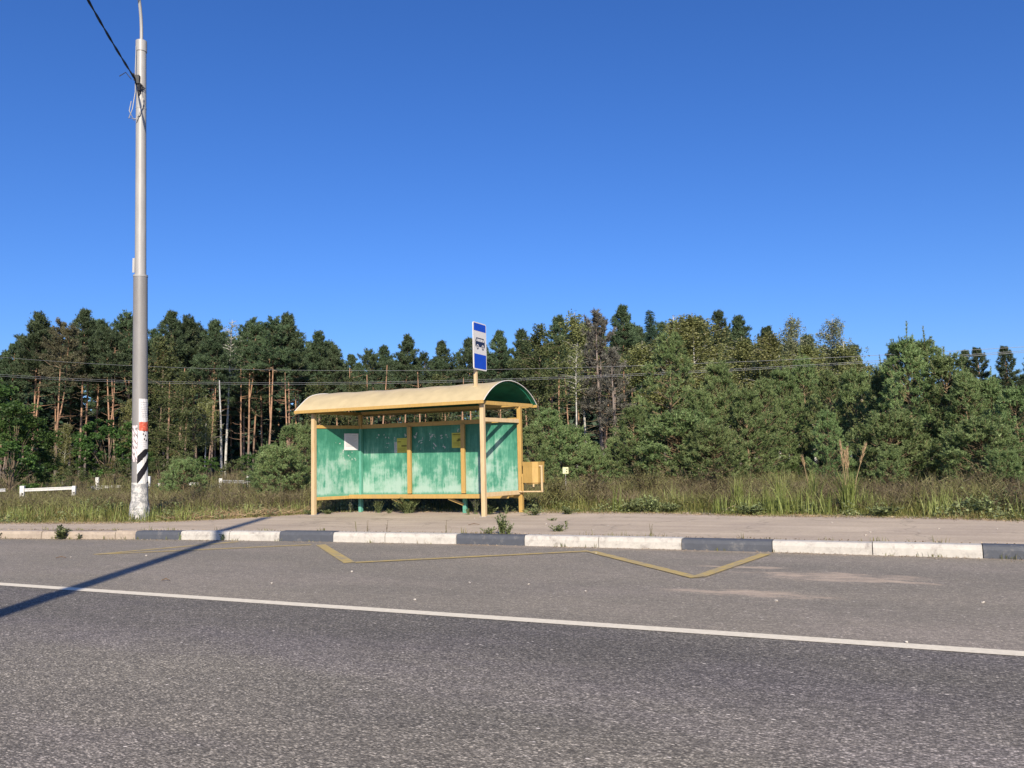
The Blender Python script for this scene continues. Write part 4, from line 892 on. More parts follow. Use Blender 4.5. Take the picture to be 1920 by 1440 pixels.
#  x, y of the top, distance, prototype, label
rows = [
 (14, 648, 92, 'pinelow', 'dark bushy pine at the left edge of the wood'),
 (66, 598, 84, 'pine0', 'tall pine with a straight orange trunk, second from the left edge'),
 (111, 611, 80, 'pinebr', 'brownish pine whose pale trunk forks into three stems, left of the lamp post'),
 (156, 590, 86, 'pine4', 'tallest dark pine left of the lamp post, with a straight orange trunk'),
 (184, 612, 96, 'pine2', 'pine with a broad dark crown just behind the tallest left pine'),
 (213, 622, 82, 'pine3', 'pine with a bent orange trunk leaning to the right, left of the lamp post'),
 (247, 596, 88, 'pine1', 'tall pine whose crown shows on both sides of the lamp post'),
 (280, 640, 90, 'pine2', 'shorter pine standing right behind the lamp post'),
 (318, 593, 85, 'pine4', 'tall slim-topped pine, first one clear of the lamp post on its right'),
 (350, 604, 88, 'pine0', 'pine with pale crooked limbs, second right of the lamp post'),
 (372, 613, 95, 'pine3', 'narrow dark pine behind the crooked-limbed pine'),
 (399, 607, 80, 'pine2', 'pine with a dead straight trunk reaching low, left of the white broken birch'),
 (466, 606, 84, 'pine1', 'pine with a trunk leaning right and forking high, right of the white broken birch'),
 (503, 606, 80, 'pine3', 'pine with a kinked double orange trunk in the middle of the left wood'),
 (542, 600, 82, 'pine0', 'dense tall pine with twin orange trunks, behind the roof end of the shelter'),
 (562, 640, 90, 'pine4', 'pine with a thin straight trunk just left of the shelter roof'),
 (588, 628, 92, 'pine2', 'pine with a loose stepped crown above the left end of the shelter roof'),
 (616, 648, 96, 'pine1', 'small-topped pine above the left part of the shelter roof'),
 (634, 655, 90, 'pine0', 'low round-topped pine above the left part of the roof'),
 (664, 668, 98, 'pinelow', 'lowest pine of the dip in the treeline above the roof'),
 (700, 662, 95, 'pine3', 'spreading pine with bare pale limbs, above the first roof seam'),
 (722, 654, 100, 'pine2', 'rounded pine left of the peaked pine above the roof'),
 (756, 637, 90, 'pine0', 'peaked pine standing above the middle of the shelter roof'),
 (796, 668, 100, 'pine1', 'low pine in the gap right of the peaked pine above the roof'),
 (834, 646, 92, 'pine4', 'pointed pine midway between the peaked pine and the bus sign'),
 (880, 640, 95, 'pine2', 'dark pine partly hidden by the bus sign, on its left'),
 (905, 655, 98, 'pine0', 'pine right behind the bus sign'),
 (934, 628, 90, 'pine4', 'pointed pine directly right of the bus sign'),
 (985, 624, 92, 'pine2', 'broad dark pine above the right end of the shelter roof'),
 (1010, 655, 98, 'pine3', 'half hidden pine between the broad dark pine and the orange-trunked one'),
 (1044, 601, 80, 'pine0', 'pointed pine with a bright orange trunk right of the shelter'),
 (1163, 582, 84, 'pine4', 'dark slim pine with stepped branches right of the reddish dead tree'),
 (1345, 592, 84, 'pinelow', 'dense round-topped dark pine behind the big young pine'),
 (1376, 600, 88, 'pine2', 'second dense dark pine, right of the round-topped one'),
 (1425, 618, 92, 'pinelow', 'dark pine left of the pale birches'),
 (1596, 650, 80, 'pinelow', 'dark pine at the right end of the tall wood'),
 (1672, 655, 95, 'pine4', 'distant pine left of the many-tipped young pine'),
 (1652, 690, 110, 'pine2', 'small distant pine in the gap of the treeline'),
 (1806, 660, 110, 'pinelow', 'distant pointed dark pine, first of three at the far right'),
 (1842, 655, 108, 'pinelow', 'distant broad flat-topped pine, middle of three at the far right'),
 (1893, 652, 105, 'pinelow', 'distant dark pine nearest the right edge'),
 (1926, 668, 110, 'pinelow', 'distant pine cut by the right edge'),
]
for x, y, D, k, lab in rows: tree(x, y, D, k, P, lab, 'pine tree', GP)
rows = [
 (425, 597, 86, 'birchbare', 'birch_tree', 'thin airy pale-topped birch rising above the left wood', 'birch tree'),
 (417, 712, 76, 'snag', 'broken_birch', 'white broken-off birch stem without branches in the left wood', 'dead tree'),
 (1092, 583, 66, 'birch2', 'birch_tree', 'tall olive birch right of the shelter, left of the reddish dead tree', 'birch tree'),
 (1076, 640, 60, 'birchlean', 'birch_tree', 'thin white-stemmed birch bending to the left beside the reddish trunk', 'birch tree'),
 (1122, 592, 62, 'pinered', 'dead_pine', 'bare reddish-brown half-dead pine with pale limbs right of the shelter', 'dead tree'),
 (1218, 584, 72, 'spruce', 'spruce_tree', 'dark conical spruce with even tiers behind the big young pine', 'spruce tree'),
 (1262, 590, 64, 'birch0', 'birch_tree', 'olive birch just right of the conical spruce', 'birch tree'),
 (1298, 583, 62, 'birch1', 'birch_tree', 'broad olive birch right above the big young pine', 'birch tree'),
 (1190, 640, 64, 'birch1', 'birch_tree', 'low olive birch between reddish dead pine and conical spruce', 'birch tree'),
 (1150, 660, 60, 'pinered', 'dead_pine', 'smaller brown twiggy pine behind the left flank of the big young pine', 'dead tree'),
 (1405, 628, 60, 'birch1', 'birch_tree', 'yellowish olive birch behind the slender-tipped young pine', 'birch tree'),
 (1450, 622, 58, 'birch0', 'birch_tree', 'olive birch with visible white stem left of the pale pair', 'birch tree'),
 (1492, 597, 60, 'birchpale', 'birch_tree', 'left of the two pale airy birches on the right', 'birch tree'),
 (1546, 600, 60, 'birchpale', 'birch_tree', 'right of the two pale airy birches on the right', 'birch tree'),
 (1518, 640, 58, 'birch1', 'birch_tree', 'lower olive birch filling between the two pale birches', 'birch tree'),
 (1582, 640, 58, 'birch0', 'birch_tree', 'olive birch sloping down at the right end of the tall wood', 'birch tree'),
 (1612, 668, 56, 'birch2', 'birch_tree', 'smallest olive birch at the right end of the tall wood', 'birch tree'),
 (1472, 665, 52, 'birch1', 'birch_tree', 'low yellowish birch in front of the left pale birch', 'birch tree'),
 (1345, 668, 52, 'birch1', 'birch_tree', 'low olive birch behind the slender young pine', 'birch tree'),
 (300, 722, 66, 'olivetree', 'leafy_tree', 'olive leafy tree just right of the lamp post', 'leafy tree'),
 (337, 765, 62, 'olivetree', 'leafy_tree', 'second olive leafy tree right of the lamp post', 'leafy tree'),
 (248, 745, 68, 'birch1', 'birch_tree', 'slim leafy birch hidden partly by the lamp post', 'birch tree'),
 (205, 775, 64, 'darkbush', 'leafy_shrub', 'dark shrub under the leaning pine', 'shrub'),
 (120, 790, 66, 'birch1', 'birch_tree', 'young leafy birch among the pale trunks on the left', 'birch tree'),
 (385, 740, 74, 'birch2', 'birch_tree', 'dim leafy birch behind the white broken birch', 'birch tree'),
 (28, 742, 50, 'maple', 'maple_tree', 'bright green leafy tree at the left edge', 'leafy tree'),
 (-30, 700, 54, 'maple', 'maple_tree', 'green leafy tree cut by the left edge', 'leafy tree'),
 (78, 835, 52, 'maple', 'maple_tree', 'lower green leafy bush right of the edge tree', 'leafy tree'),
 (598, 770, 60, 'olivetree', 'leafy_tree', 'olive leafy tree seen through the left gap of the shelter', 'leafy tree'),
 (660, 770, 58, 'olivetree', 'leafy_tree', 'olive leafy tree seen above the left back panel', 'leafy tree'),
 (815, 765, 60, 'olivetree', 'leafy_tree', 'olive leafy tree seen above the middle back panel', 'leafy tree'),
 (1005, 700, 60, 'olivetree', 'leafy_tree', 'olive leafy tree behind the right end of the roof', 'leafy tree'),
]
for x, y, D, k, nm, lab, cat in rows: tree(x, y, D, k, nm, lab, cat, sxy=1.35 if k in ('birch0', 'birch1', 'birch2') and x > 1150 else 1.)
# slender bare stems lit in front of the dark interior (thin pines without low crowns)
thin = [(60, 84), (110, 78), (218, 77), (338, 82), (392, 80), (455, 84), (541, 78), (602, 82), (648, 80), (690, 86), (712, 80), (790, 82), (858, 80), (1035, 84), (1130, 72)]
# ------------------------------------------------------------------ young pines and shrubs in front
GY = 'young pines in front of the wood'
rows = [
 (1250, 622, 31, 'young3', 'big bushy young pine with a bare upper stem, tallest right of the shelter', 1.0),
 (1186, 765, 29, 'young2', 'low young pine at the left foot of the big one', 1.1),
 (1312, 735, 30, 'young0', 'young pine at the right side of the big one', 1.1),
 (1358, 678, 31, 'young1', 'young pine with a slender leader right of the big one', .95),
 (1400, 735, 30, 'young2', 'young pine right of the slender-tipped one', 1.1),
 (1436, 712, 34, 'young0', 'young pine standing before the yellowish birch', 1.),
 (1478, 690, 36, 'young1', 'young pine under the left pale birch', 1.),
 (1510, 672, 37, 'young0', 'young pine with dark top between the pale birches', .9),
 (1560, 690, 35, 'young3', 'young pine under the right pale birch', .95),
 (1552, 772, 26.5, 'young2', 'small bright young pine with its bare foot showing, nearest of all', .85),
 (1604, 700, 33, 'young2', 'young pine left of the open sky gap', 1.),
 (1642, 690, 31, 'young1', 'young pine with a single pale tip left of the many-tipped one', .9),
 (1704, 632, 29, 'young1', 'tall many-tipped young pine on the right', .95),
 (1742, 640, 30, 'young0', 'tall young pine close right of the many-tipped one', .95),
 (1770, 672, 29, 'young2', 'young pine sloping down right of the tall pair', 1.05),
 (1812, 700, 28, 'young0', 'broad young pine in the right part of the thicket', 1.05),
 (1858, 708, 29, 'young1', 'young pine with a bare leader near the right edge', .95),
 (1900, 730, 27, 'young2', 'young pine before the right edge of the photo', 1.1),
 (1950, 715, 28, 'young3', 'young pine cut by the right edge', 1.),
 (1660, 790, 27, 'youngbush', 'low dense young pine under the many-tipped one', 1.2),
 (1830, 800, 25.5, 'youngbush', 'low yellowish young pine in front at the right', 1.3),
 (1262, 790, 28.5, 'youngbush', 'low branches of young pine at the foot of the big one', 1.5),
 (1340, 812, 27, 'youngbush', 'low young pine between big pine and grass', 1.2),
 (1030, 768, 30, 'young2', 'young pine just right of the shelter roof end', 1.15),
 (1000, 800, 27, 'young2', 'young pine behind the right end wall and bin', 1.2),
 (1062, 815, 30, 'youngbush', 'low young pine behind the yellow marker plate', 1.1),
 (1105, 850, 29, 'youngbush', 'small olive young pine at the foot of the bending birch', 1.1),
 (1150, 820, 31, 'young2', 'small young pine below the brown twiggy pine', 1.),
 (548, 798, 31, 'young2', 'young pine left of the shelter, its tips before the trunks', 1.15),
 (575, 800, 29, 'young2', 'young pine right beside the left shelter post', .9),
 (500, 835, 33, 'young2', 'young pine left of the pair beside the shelter', 1.2),
 (530, 850, 28, 'youngbush', 'low young pine at the foot of the pair beside the shelter', 1.2),
 (345, 868, 33, 'youngbush', 'bluish low pine bush right of the lamp post', 1.1),
 (325, 885, 36, 'youngbush', 'small pine bush touching the lamp post on the right', 1.),
 (900, 782, 40, 'young1', 'young pine seen over the right back panel of the shelter', 1.),
 (950, 790, 34, 'young0', 'young pine seen through the gap over the right end wall', 1.),
 (1880, 850, 24, 'youngsmall', 'tiny pine in the weeds near the right edge', 1.1),
 (1665, 850, 25, 'youngsmall', 'tiny pine in the weeds below the many-tipped young pine', 1.),
]
for x, y, D, k, lab, sxy in rows: tree(x, y, D, k, 'young_pine', lab, 'young pine', GY, sxy)
for i, (x, y, D, k) in enumerate(((2010, 700, 30, 'young0'), (2070, 720, 28, 'young3'), (2130, 700, 33, 'young1'), (2200, 710, 30, 'young0'))): tree(x, y, D, k, 'young_pine', 'young pine of the thicket continuing beyond the right edge', 'young pine', 'young pines beyond the right edge', 1.1)
rows = [
 (140, 868, 46, 'olivebush', 'olive shrub above the near barrier'), (215, 858, 50, 'olivebush', 'olive shrub left of the lamp post foot'),
 (440, 855, 52, 'olivebush', 'yellowish olive shrub behind the barrier nearest the shelter'), (385, 850, 56, 'darkbush', 'dark green shrub at the foot of the white broken birch'),
 (20, 815, 43, 'darkbush', 'dark green shrub filling the left edge below the leafy tree'), (60, 862, 44, 'darkbush', 'dark green shrub behind the barrier at the left edge'), (300, 850, 52, 'olivebush', 'olive shrub right behind the lamp post'),
 (260, 838, 60, 'darkbush', 'dark shrub behind the striped part of the lamp post'), (470, 845, 58, 'darkbush', 'dark shrub between the broken birch and the young pines'),
 (1100, 820, 44, 'olivebush', 'olive shrub at the foot of the reddish dead pine'), (1480, 860, 34, 'darkbush', 'dark shrub in the hollow between young pines'),
 (350, 838, 60, 'olivebush', 'olive shrub under the second leafy tree'), (180, 840, 66, 'darkbush', 'dark shrub between the pale left trunks'),
]
for x, y, D, k, lab in rows: tree(x, y, D, k, 'leafy_shrub', lab, 'shrub')
# trees deeper in the wood: tops kept under the treeline
SK = np.array([(-300, 640), (0, 655), (40, 640), (70, 605), (110, 615), (155, 598), (240, 604), (325, 600), (410, 610), (540, 606), (560, 640), (590, 640), (640, 665), (690, 680), (720, 660), (755, 650), (790, 675), (835, 660), (880, 655), (935, 642), (985, 636), (1045, 620), (1100, 590), (1165, 600), (1218, 600), (1280, 590), (1370, 605), (1440, 630), (1490, 625), (1550, 625), (1600, 660), (1640, 706), (1680, 690), (1750, 700), (1800, 700), (1900, 690), (2200, 680)])
r = np.random.default_rng(77)
GD = 'pines deeper inside the wood'
for i in range(124):
    x = -60+2300*(i+.5)/124+r.normal(0, 8); D = [94, 103, 113][i % 3]+r.normal(0, 3)
    if x > 1640: D += 12
    y = np.interp(x, SK[:, 0], SK[:, 1])+r.uniform(10, 34)
    tree(x, y, D, ['pine0', 'pine1', 'pine2', 'pine3', 'pine4', 'pinefar', 'pinefar'][r.integers(0, 7)], P, 'pine standing back inside the wood, half hidden by the trees before it', 'pine tree', GD)
# far wood: one mass behind everything
def far_wood():
    cr = MB(); tr = MB(); rr = np.random.default_rng(9)
    for i in range(230):
        x = -200+2400*rr.random(); D = rr.uniform(122, 165); y = np.interp(x, SK[:, 0], SK[:, 1])+rr.uniform(22, 60); top = atd(x, y, D); h = top[2]
        tr.tube([(top[0], top[1], 0), (top[0], top[1], h)], [.2, .03], 5)
        n = 900; t = rr.random(n)**.8; rad = 2.6*(1-t)**.55*np.sqrt(rr.random(n)); a = rr.uniform(0, 6.28, n)
        Pc = np.stack([top[0]+rad*np.cos(a), top[1]+rad*np.sin(a), h*(.22+.78*t)], 1); leaves(cr, Pc, .85, 0, r=rr)
    # dense undergrowth filling the floor of the wood
    n = 110000; x = rr.uniform(-250, 2200, n); D = rr.uniform(104, 160, n); Pc = []
    d = np.array([_ray(u, 880) for u in np.linspace(-250, 2200, 200)]); az = np.interp(x, np.linspace(-250, 2200, 200), np.arctan2(d[:, 1], d[:, 0])[:])
    hh = rr.random(n)**1.0*(12+2.5*np.sin(az*60)+1.5*np.sin(az*151))
    hh = np.abs(hh)*np.where(x > 1560, .35, np.where((x > 560) & (x < 1000), .6, 1.)); leaves(cr, np.stack([D*np.cos(az), D*np.sin(az), hh], 1), 1.1, 0, r=rr)
    t = bpy.data.objects.new('distant_wood', cr.data('distant_wood', M['spruce'])); COL.objects.link(t)
    tag(t, 'dark mass of the wood far behind the pines', 'wood', kind='stuff'); tw_ = tr.build('trunks', M['brown_bark'], t)
    tw_['kind'] = 'stuff'
far_wood()
# bright thin stems along the front of the wood
def stem_mesh(seed, H=13.):
    r = np.random.default_rng(seed); tr = MB(); ax = bent(9, H, .035, r); tr.tube(ax, .13*(1-.6*ax[:, 2]/H), 7)
    cr = MB()
    for k in range(12):
        z = H*r.uniform(.3, .95); b = np.array([np.interp(z, ax[:, 2], ax[:, 0]), np.interp(z, ax[:, 2], ax[:, 1]), z]); a = r.uniform(0, 6.28); l = r.uniform(.6, 2)
        tr.tube([b, b+[math.cos(a)*l*.5, math.sin(a)*l*.5, .1], b+[math.cos(a)*l, math.sin(a)*l, r.uniform(-.2, .7)]], [.035, .02, .006], 4, caps=False)
    for k in range(26):
        z = H*r.uniform(.72, 1.0); b = np.array([np.interp(z, ax[:, 2], ax[:, 0]), np.interp(z, ax[:, 2], ax[:, 1]), z])+r.normal(0, .75, 3)*[1, 1, .3]; n = 12
        q_ = rdir(n, -.3, 1, r)*.4*[1, 1, .5]+b; Pn = np.repeat(q_, 5, 0); D = rdir(len(Pn), -.1, 1, r); needles(cr, Pn, D, .24, .06, 0, r)
    return tr.data('trunk', M['pbark']), cr.data('crown', M['needle'])
for i in range(4): proto('stem%d' % i, stem_mesh(400+i), 13)
for i, (x, D) in enumerate(thin):
    tree(x, 684+6*((i*7) % 5), D, 'stem%d' % (i % 4), P, 'slim bare pine stem among the front trunks of the wood', 'pine tree', 'slim pine stems along the front of the wood')

# ------------------------------------------------------------------ grass, weeds (uncountable ground cover)
def blades(mb, P, h, w, lean, r, mat=0):
    n = len(P); a = r.uniform(0, 6.28, n); d = np.stack([np.cos(a), np.sin(a), np.zeros(n)], 1); s = np.stack([-np.sin(a+r.normal(0, .6, n)), np.cos(a), np.zeros(n)], 1)
    h = h*r.uniform(.55, 1.2, n); ln = (lean*r.random(n)*h)[:, None]; w = (w*r.uniform(.6, 1.3, n))[:, None]; z = np.zeros((n, 3)); z[:, 2] = h
    m1 = P+z*.55+d*ln*.35; tip = P+z+d*ln; mb.quads(P-s*w/2, P+s*w/2, m1+s*w*.4, m1-s*w*.4, mat); mb.tris(m1-s*w*.4, m1+s*w*.4, tip, mat)
def scatter(n, x0, x1, d0, d1, r, power=1.):
    x = r.uniform(x0, x1, n); d = d0+(d1-d0)*r.random(n)**power; y = backY(x)+d; return np.stack([x, y, gz(x, y)-.01], 1)
def pn(x, y, s=1.):      # cheap patchiness 0..1
    return .5+.25*np.sin(x*1.7*s+np.sin(y*1.1*s)*1.5)+.25*np.sin(y*1.9*s+x*.6*s+2*np.sin(x*.45*s))
r = np.random.default_rng(21)
mb = MB()
Pg = scatter(46000, -42, 12, -.12, 2.6, r, 1.4); h = .07+.20*pn(Pg[:, 0], Pg[:, 1])*np.clip((Pg[:, 1]-backY(Pg[:, 0])+.25)/1.1, .15, 1); blades(mb, Pg, h, .013, 1.15, r)
Pg = scatter(15000, -42, 12, .6, 5, r, 1.2); blades(mb, Pg, .12+.34*pn(Pg[:, 0], Pg[:, 1], 1.6), .015, 1.1, r)
tag(mb.build('grass', M['grass']), 'short and medium green grass along the back edge of the pavement', 'grass', kind='stuff')
mb = MB()
def tuft(cx, cy, n, h, rad, spread, mb=mb, w=.013):
    a = r.uniform(0, 6.28, n); rr_ = rad*np.sqrt(r.random(n)); P_ = np.stack([cx+rr_*np.cos(a), cy+rr_*np.sin(a), np.full(n, float(gz(cx, cy)))], 1); blades(mb, P_, h, w, spread, r)
for i in range(130):
    x = r.uniform(-6.5, 7) if i % 3 else r.normal(-2.6, .9); d = .4+1.5*r.random(); y = backY(x)+d
    if pn(np.array(x), np.array(y), 1.3) < .42: continue
    tuft(x, y, int(r.uniform(20, 50)), r.uniform(.25, .6), .18, .6)
for i in range(90):
    x = r.uniform(-30, -13.5); d = .4+1.6*r.random(); y = backY(x)+d; tuft(x, y, int(r.uniform(16, 36)), r.uniform(.22, .42), .22, .9)
tag(mb.build('tall_grass', M['tall_grass']), 'taller bright grass clumps rising from the verge', 'grass', kind='stuff')
mb = MB()
for i in range(420):
    x = r.uniform(-32, 9); y = backY(x)+.1+1.9*r.random()**1.3
    if pn(np.array(x+3.), np.array(y), 1.1) < .45: continue
    n = int(r.uniform(20, 60)); q_ = rdir(n, 0, 1, r)*[.22, .22, .20+.12*r.random()]*(r.random((n, 1))**.5)+[x, y, float(gz(x, y))+.03]; leaves(mb, q_, .06, 0, r=r)
tag(mb.build('leafy_ground_cover', M['weedleaf']), 'low leafy weeds mixed through the verge grass', 'weeds', kind='stuff')
# dry weeds: wiry stems with seed heads and scraps of leaf
def weeds(n, x0, x1, d0, d1, hmin, hmax, nm, mat, lab, r, wd=.014, leafn=3, power=1.):
    mb = MB(); P_ = scatter(n, x0, x1, d0, d1, r, power); hh = hmin*.8+(hmax*1.15-hmin*.8)*pn(P_[:, 0], P_[:, 1], .9)**1.6*r.uniform(.5, 1.2, n); far = np.arctan2(-P_[:, 0], P_[:, 1]); dist = np.hypot(P_[:, 0], P_[:, 1]); hh = np.where((far > R(45)) & (dist < 46), np.minimum(hh, .26+.26*r.random(n)+.35*(pn(P_[:, 0], P_[:, 1], .5) > .75)), hh)
    blades(mb, P_, hh, wd*.8, .45, r)
    k = leafn; Q = np.repeat(P_, k, 0); Q[:, 2] += np.repeat(hh, k)*r.uniform(.1, .85, len(Q)); Q[:, :2] += r.normal(0, .06, (len(Q), 2)); leaves(mb, Q, .05, 0, r=r)
    # side twigs
    Q = np.repeat(P_, 4, 0); Q[:, 2] += np.repeat(hh, 4)*r.uniform(.2, .8, len(Q)); D = rdir(len(Q), .35, .95, r); needles(mb, Q, D, .26, .012, 0, r)
    tag(mb.build(nm, mat), lab, 'weeds', kind='stuff')
weeds(15000, -46, -12.5, 2.0, 12, .45, .85, 'dry_weeds', M['dryweed'], 'brown dry weeds filling the verge left of the shelter', r)
weeds(13000, -75, -12, 10, 45, .6, 1.1, 'dry_weeds', M['dryweed'], 'brown and olive weeds stretching back to the wood on the left', r, .03, 3)
weeds(15000, -13, 12, 1.0, 8.5, .28, .70, 'dry_weeds', M['dryweed'], 'brown dry weeds in front of the young pines on the right', r)
weeds(5000, -14, 14, 8, 40, .5, .9, 'dry_weeds', M['dryweed'], 'weeds under and behind the young pines', r, .03, 3)
mb = MB(); Ps = scatter(1600, -15.8, -13.9, .4, 2.0, r); D = rdir(len(Ps), -.1, .5, r); Ps[:, 2] += .1*r.random(len(Ps)); needles(mb, Ps, D, .4, .012, 0, r)
Ps = scatter(2600, -30, 10, -.25, .4, r); Ps[:, 2] = np.maximum(Ps[:, 2], .165); D = rdir(len(Ps), -.02, .25, r); needles(mb, Ps, D, .12, .010, 0, r)
tag(mb.build('straw', M['straw']), 'flattened dry straw at the edge of the verge', 'straw', kind='stuff')
# crumbs of leaf litter and grit along kerb and pavement edges
mb = MB(); n = 8000; x = r.uniform(-24, 8, n); y = kerbY(x)-.02-np.abs(r.normal(0, .10, n)); keep = pn(x, x*0+1, 2.2)+r.normal(0, .25, n) > .55; x, y = x[keep], y[keep]
leaves(mb, np.stack([x, y, np.full(len(x), .004)+r.random(len(x))*.008], 1), .019, 0, r=r)
n = 6000; x = r.uniform(-24, 8, n); y = backY(x)-.0-np.abs(r.normal(0, .22, n)); leaves(mb, np.stack([x, y, np.full(n, .162)+r.random(n)*.008], 1), .024, 0, r=r)
n = 900; x = r.uniform(-24, 8, n); y = kerbY(x)+KW+.01+np.abs(r.normal(0, .05, n)); leaves(mb, np.stack([x, y, np.full(n, .163)+r.random(n)*.01], 1), .03, 0, r=r)
tag(mb.build('leaf_litter', M['litter']), 'dry leaf crumbs along the kerb and the pavement edge', 'leaf litter', kind='stuff')
# moss and short weeds growing in the kerb joint
mb = MB()
for i in range(60):
    x = r.uniform(-20, 6); y = kerbY(x)+KW+.02+r.random()*.03; k = int(r.uniform(4, 14)); a = r.normal(0, .05, (k, 3))*[1.5, .4, 0]+[x, y, .158]; blades(mb, a, r.uniform(.03, .10), .008, .8, r)
for i in range(45):
    x = r.uniform(-22, 6); y = kerbY(x)-.015; k = int(r.uniform(4, 12)); a = r.normal(0, .04, (k, 3))*[1.5, .2, 0]+[x, y, 0]; blades(mb, a, r.uniform(.03, .09), .008, .8, r)
tag(mb.build('kerb_grass', M['grass']), 'tiny grass sprouts in the joint behind and before the kerb', 'grass', kind='stuff')

# ------------------------------------------------------------------ single plants
def plant(pos, h, w, nstem, leafs, m, label, lsize=.05, name='weed_plant', tilt=.5, stem='weedleaf', group=None):
    t = thing(name, pos, label, 'weed', group); rr = np.random.default_rng(int(abs(pos[0])*977+abs(pos[1])*131))
    st = MB(); lv = MB()
    for k in range(nstem):
        a = rr.uniform(0, 6.28); hh = h*rr.uniform(.55, 1.05); o_ = w*rr.uniform(.2, 1); p = [np.array([rr.normal(0, w*.15), rr.normal(0, w*.15), 0])]
        for j in range(1, 5): u = j/4; p.append(p[0]+[math.cos(a)*o_*u**1.3, math.sin(a)*o_*u**1.3, hh*(u if tilt < .9 else math.sin(u*1.5))])
        st.tube(p, np.linspace(.006, .002, 5), 4, caps=False)
        n = leafs; u = rr.uniform(.1, 1.0, n); pp = np.array(p); Q = np.stack([np.interp(u, np.linspace(0, 1, 5), pp[:, i]) for i in range(3)], 1)
        D = rdir(n, -.1, .8, rr); U = np.cross(D, [0, 0, 1.])+rr.normal(0, .2, (n, 3)); U /= np.linalg.norm(U, axis=1)[:, None]; s = (lsize*rr.uniform(.6, 1.4, n))[:, None]
        lv.quads(Q, Q+D*s*.5+U*s*.28, Q+D*s, Q+D*s*.5-U*s*.28)
    st.build('stem', M[stem], t); lv.build('leaf_mass', m, t); return t
wl = M['weedleaf']
def pz(x, y, z=.157): p = onz(x, y, z); return (float(p[0]), float(p[1]), z)
plant((pz(143, 1008, 0)[0], float(kerbY(pz(143, 1008, 0)[0]))-.06, 0), .24, .26, 12, 16, wl, 'spiky thistle-like weed growing at the foot of the bare kerb, far left', .10)
plant((pz(178, 1008, 0)[0], float(kerbY(pz(178, 1008, 0)[0]))-.04, 0), .12, .08, 5, 10, wl, 'small dark weed just right of the thistle at the kerb', .05)
plant((pz(20, 1008, 0)[0], float(kerbY(pz(20, 1008, 0)[0]))-.04, 0), .14, .12, 5, 8, M['deadfol'], 'dry brown weed at the kerb in the far left corner', .05)
plant((pz(474, 1006, 0)[0], float(kerbY(pz(474, 1006, 0)[0]))-.03, 0), .16, .05, 4, 10, wl, 'little upright weed against the white kerb beside the long shadow', .05)
plant((pz(389, 1006, 0)[0], float(kerbY(pz(389, 1006, 0)[0]))-.03, 0), .15, .06, 4, 6, M['deadfol'], 'thin dry weed against the white kerb left of the long shadow', .03)
plant((pz(958, 998)[0], float(kerbY(pz(958, 998)[0]))+.26, .157), .34, .17, 22, 44, wl, 'tallest leafy weed behind the dark kerb right of the shelter', .035)
plant((pz(932, 998)[0], float(kerbY(pz(932, 998)[0]))+.25, .157), .10, .20, 12, 22, wl, 'low sprawling weed left of the tallest kerb weed', .03)
plant((pz(972, 998)[0], float(kerbY(pz(972, 998)[0]))+.24, .157), .18, .14, 10, 22, wl, 'low weed right of the tallest kerb weed', .035)
plant(pz(1047, 996), .10, .20, 14, 22, wl, 'flat green weed on the pavement right of the shelter', .035)
plant(pz(1062, 989), .12, .05, 5, 12, wl, 'small upright shoot beside the flat pavement weed', .03)
plant((pz(793, 959)[0], 17.2, .157), .38, .34, 44, 46, wl, 'dense green bush growing under the shelter bench', .045, 'leafy_weed_bush')
plant((pz(733, 959)[0], 17.25, .157), .30, .15, 16, 26, wl, 'smaller bush under the bench left of the dense one', .04, 'leafy_weed_bush')
plant((pz(752, 960)[0], 17.15, .157), .10, .14, 10, 14, wl, 'tiny weed between the two bushes under the bench', .03)
plant((pz(667, 960)[0], 17.3, .157), .26, .06, 6, 14, M['deadfol'], 'dry reddish weed beside the green corner post', .04)
plant((pz(921, 960)[0], 17.1, .157), .42, .14, 9, 22, M['deadfol'], 'dry pinkish weed standing under the right end wall', .04)
plant((pz(935, 962)[0], 17.0, .157), .20, .22, 14, 20, wl, 'leafy green weed under the right end wall', .07)
plant((pz(893, 963)[0], 16.9, .157), .13, .13, 8, 12, wl, 'small weed left of the front right post', .035)
plant((pz(963, 961)[0], 17.35, .157), .24, .10, 8, 14, wl, 'thin weed beside the rear right post', .03)
plant((pz(573, 966)[0], 16.45, .157), .13, .2, 12, 16, wl, 'low weed at the foot of the left front post', .06)
plant((pz(613, 964)[0], 16.7, .157), .10, .18, 10, 14, wl, 'low dark weed inside the left end of the shelter', .06)
plant(pz(1002, 966), .14, .3, 18, 20, wl, 'low green weed at the pavement edge under the litter bin', .05)
plant(pz(1066, 964), .16, .22, 16, 20, wl, 'green weed cushion at the pavement edge right of the bin', .05)
plant(pz(1035, 976), .05, .16, 8, 10, wl, 'tiny weed on the bare pavement right of the shelter', .03)
for i, (x, lab) in enumerate(((676, 'leftmost of the thin dry sprigs rising behind the kerb'), (699, 'second thin dry sprig behind the white kerb'), (738, 'third thin dry sprig behind the white kerb'), (856, 'thin dry sprig before the shelter bush'), (1252, 'lone thin sprig on the pavement right of the middle'))):
    q = pz(x, 996); plant((q[0], float(kerbY(q[0]))+.27, .157), .22, .03, 2, 7, M['dryweed'], lab, .02, 'dry_sprig', stem='dryweed')
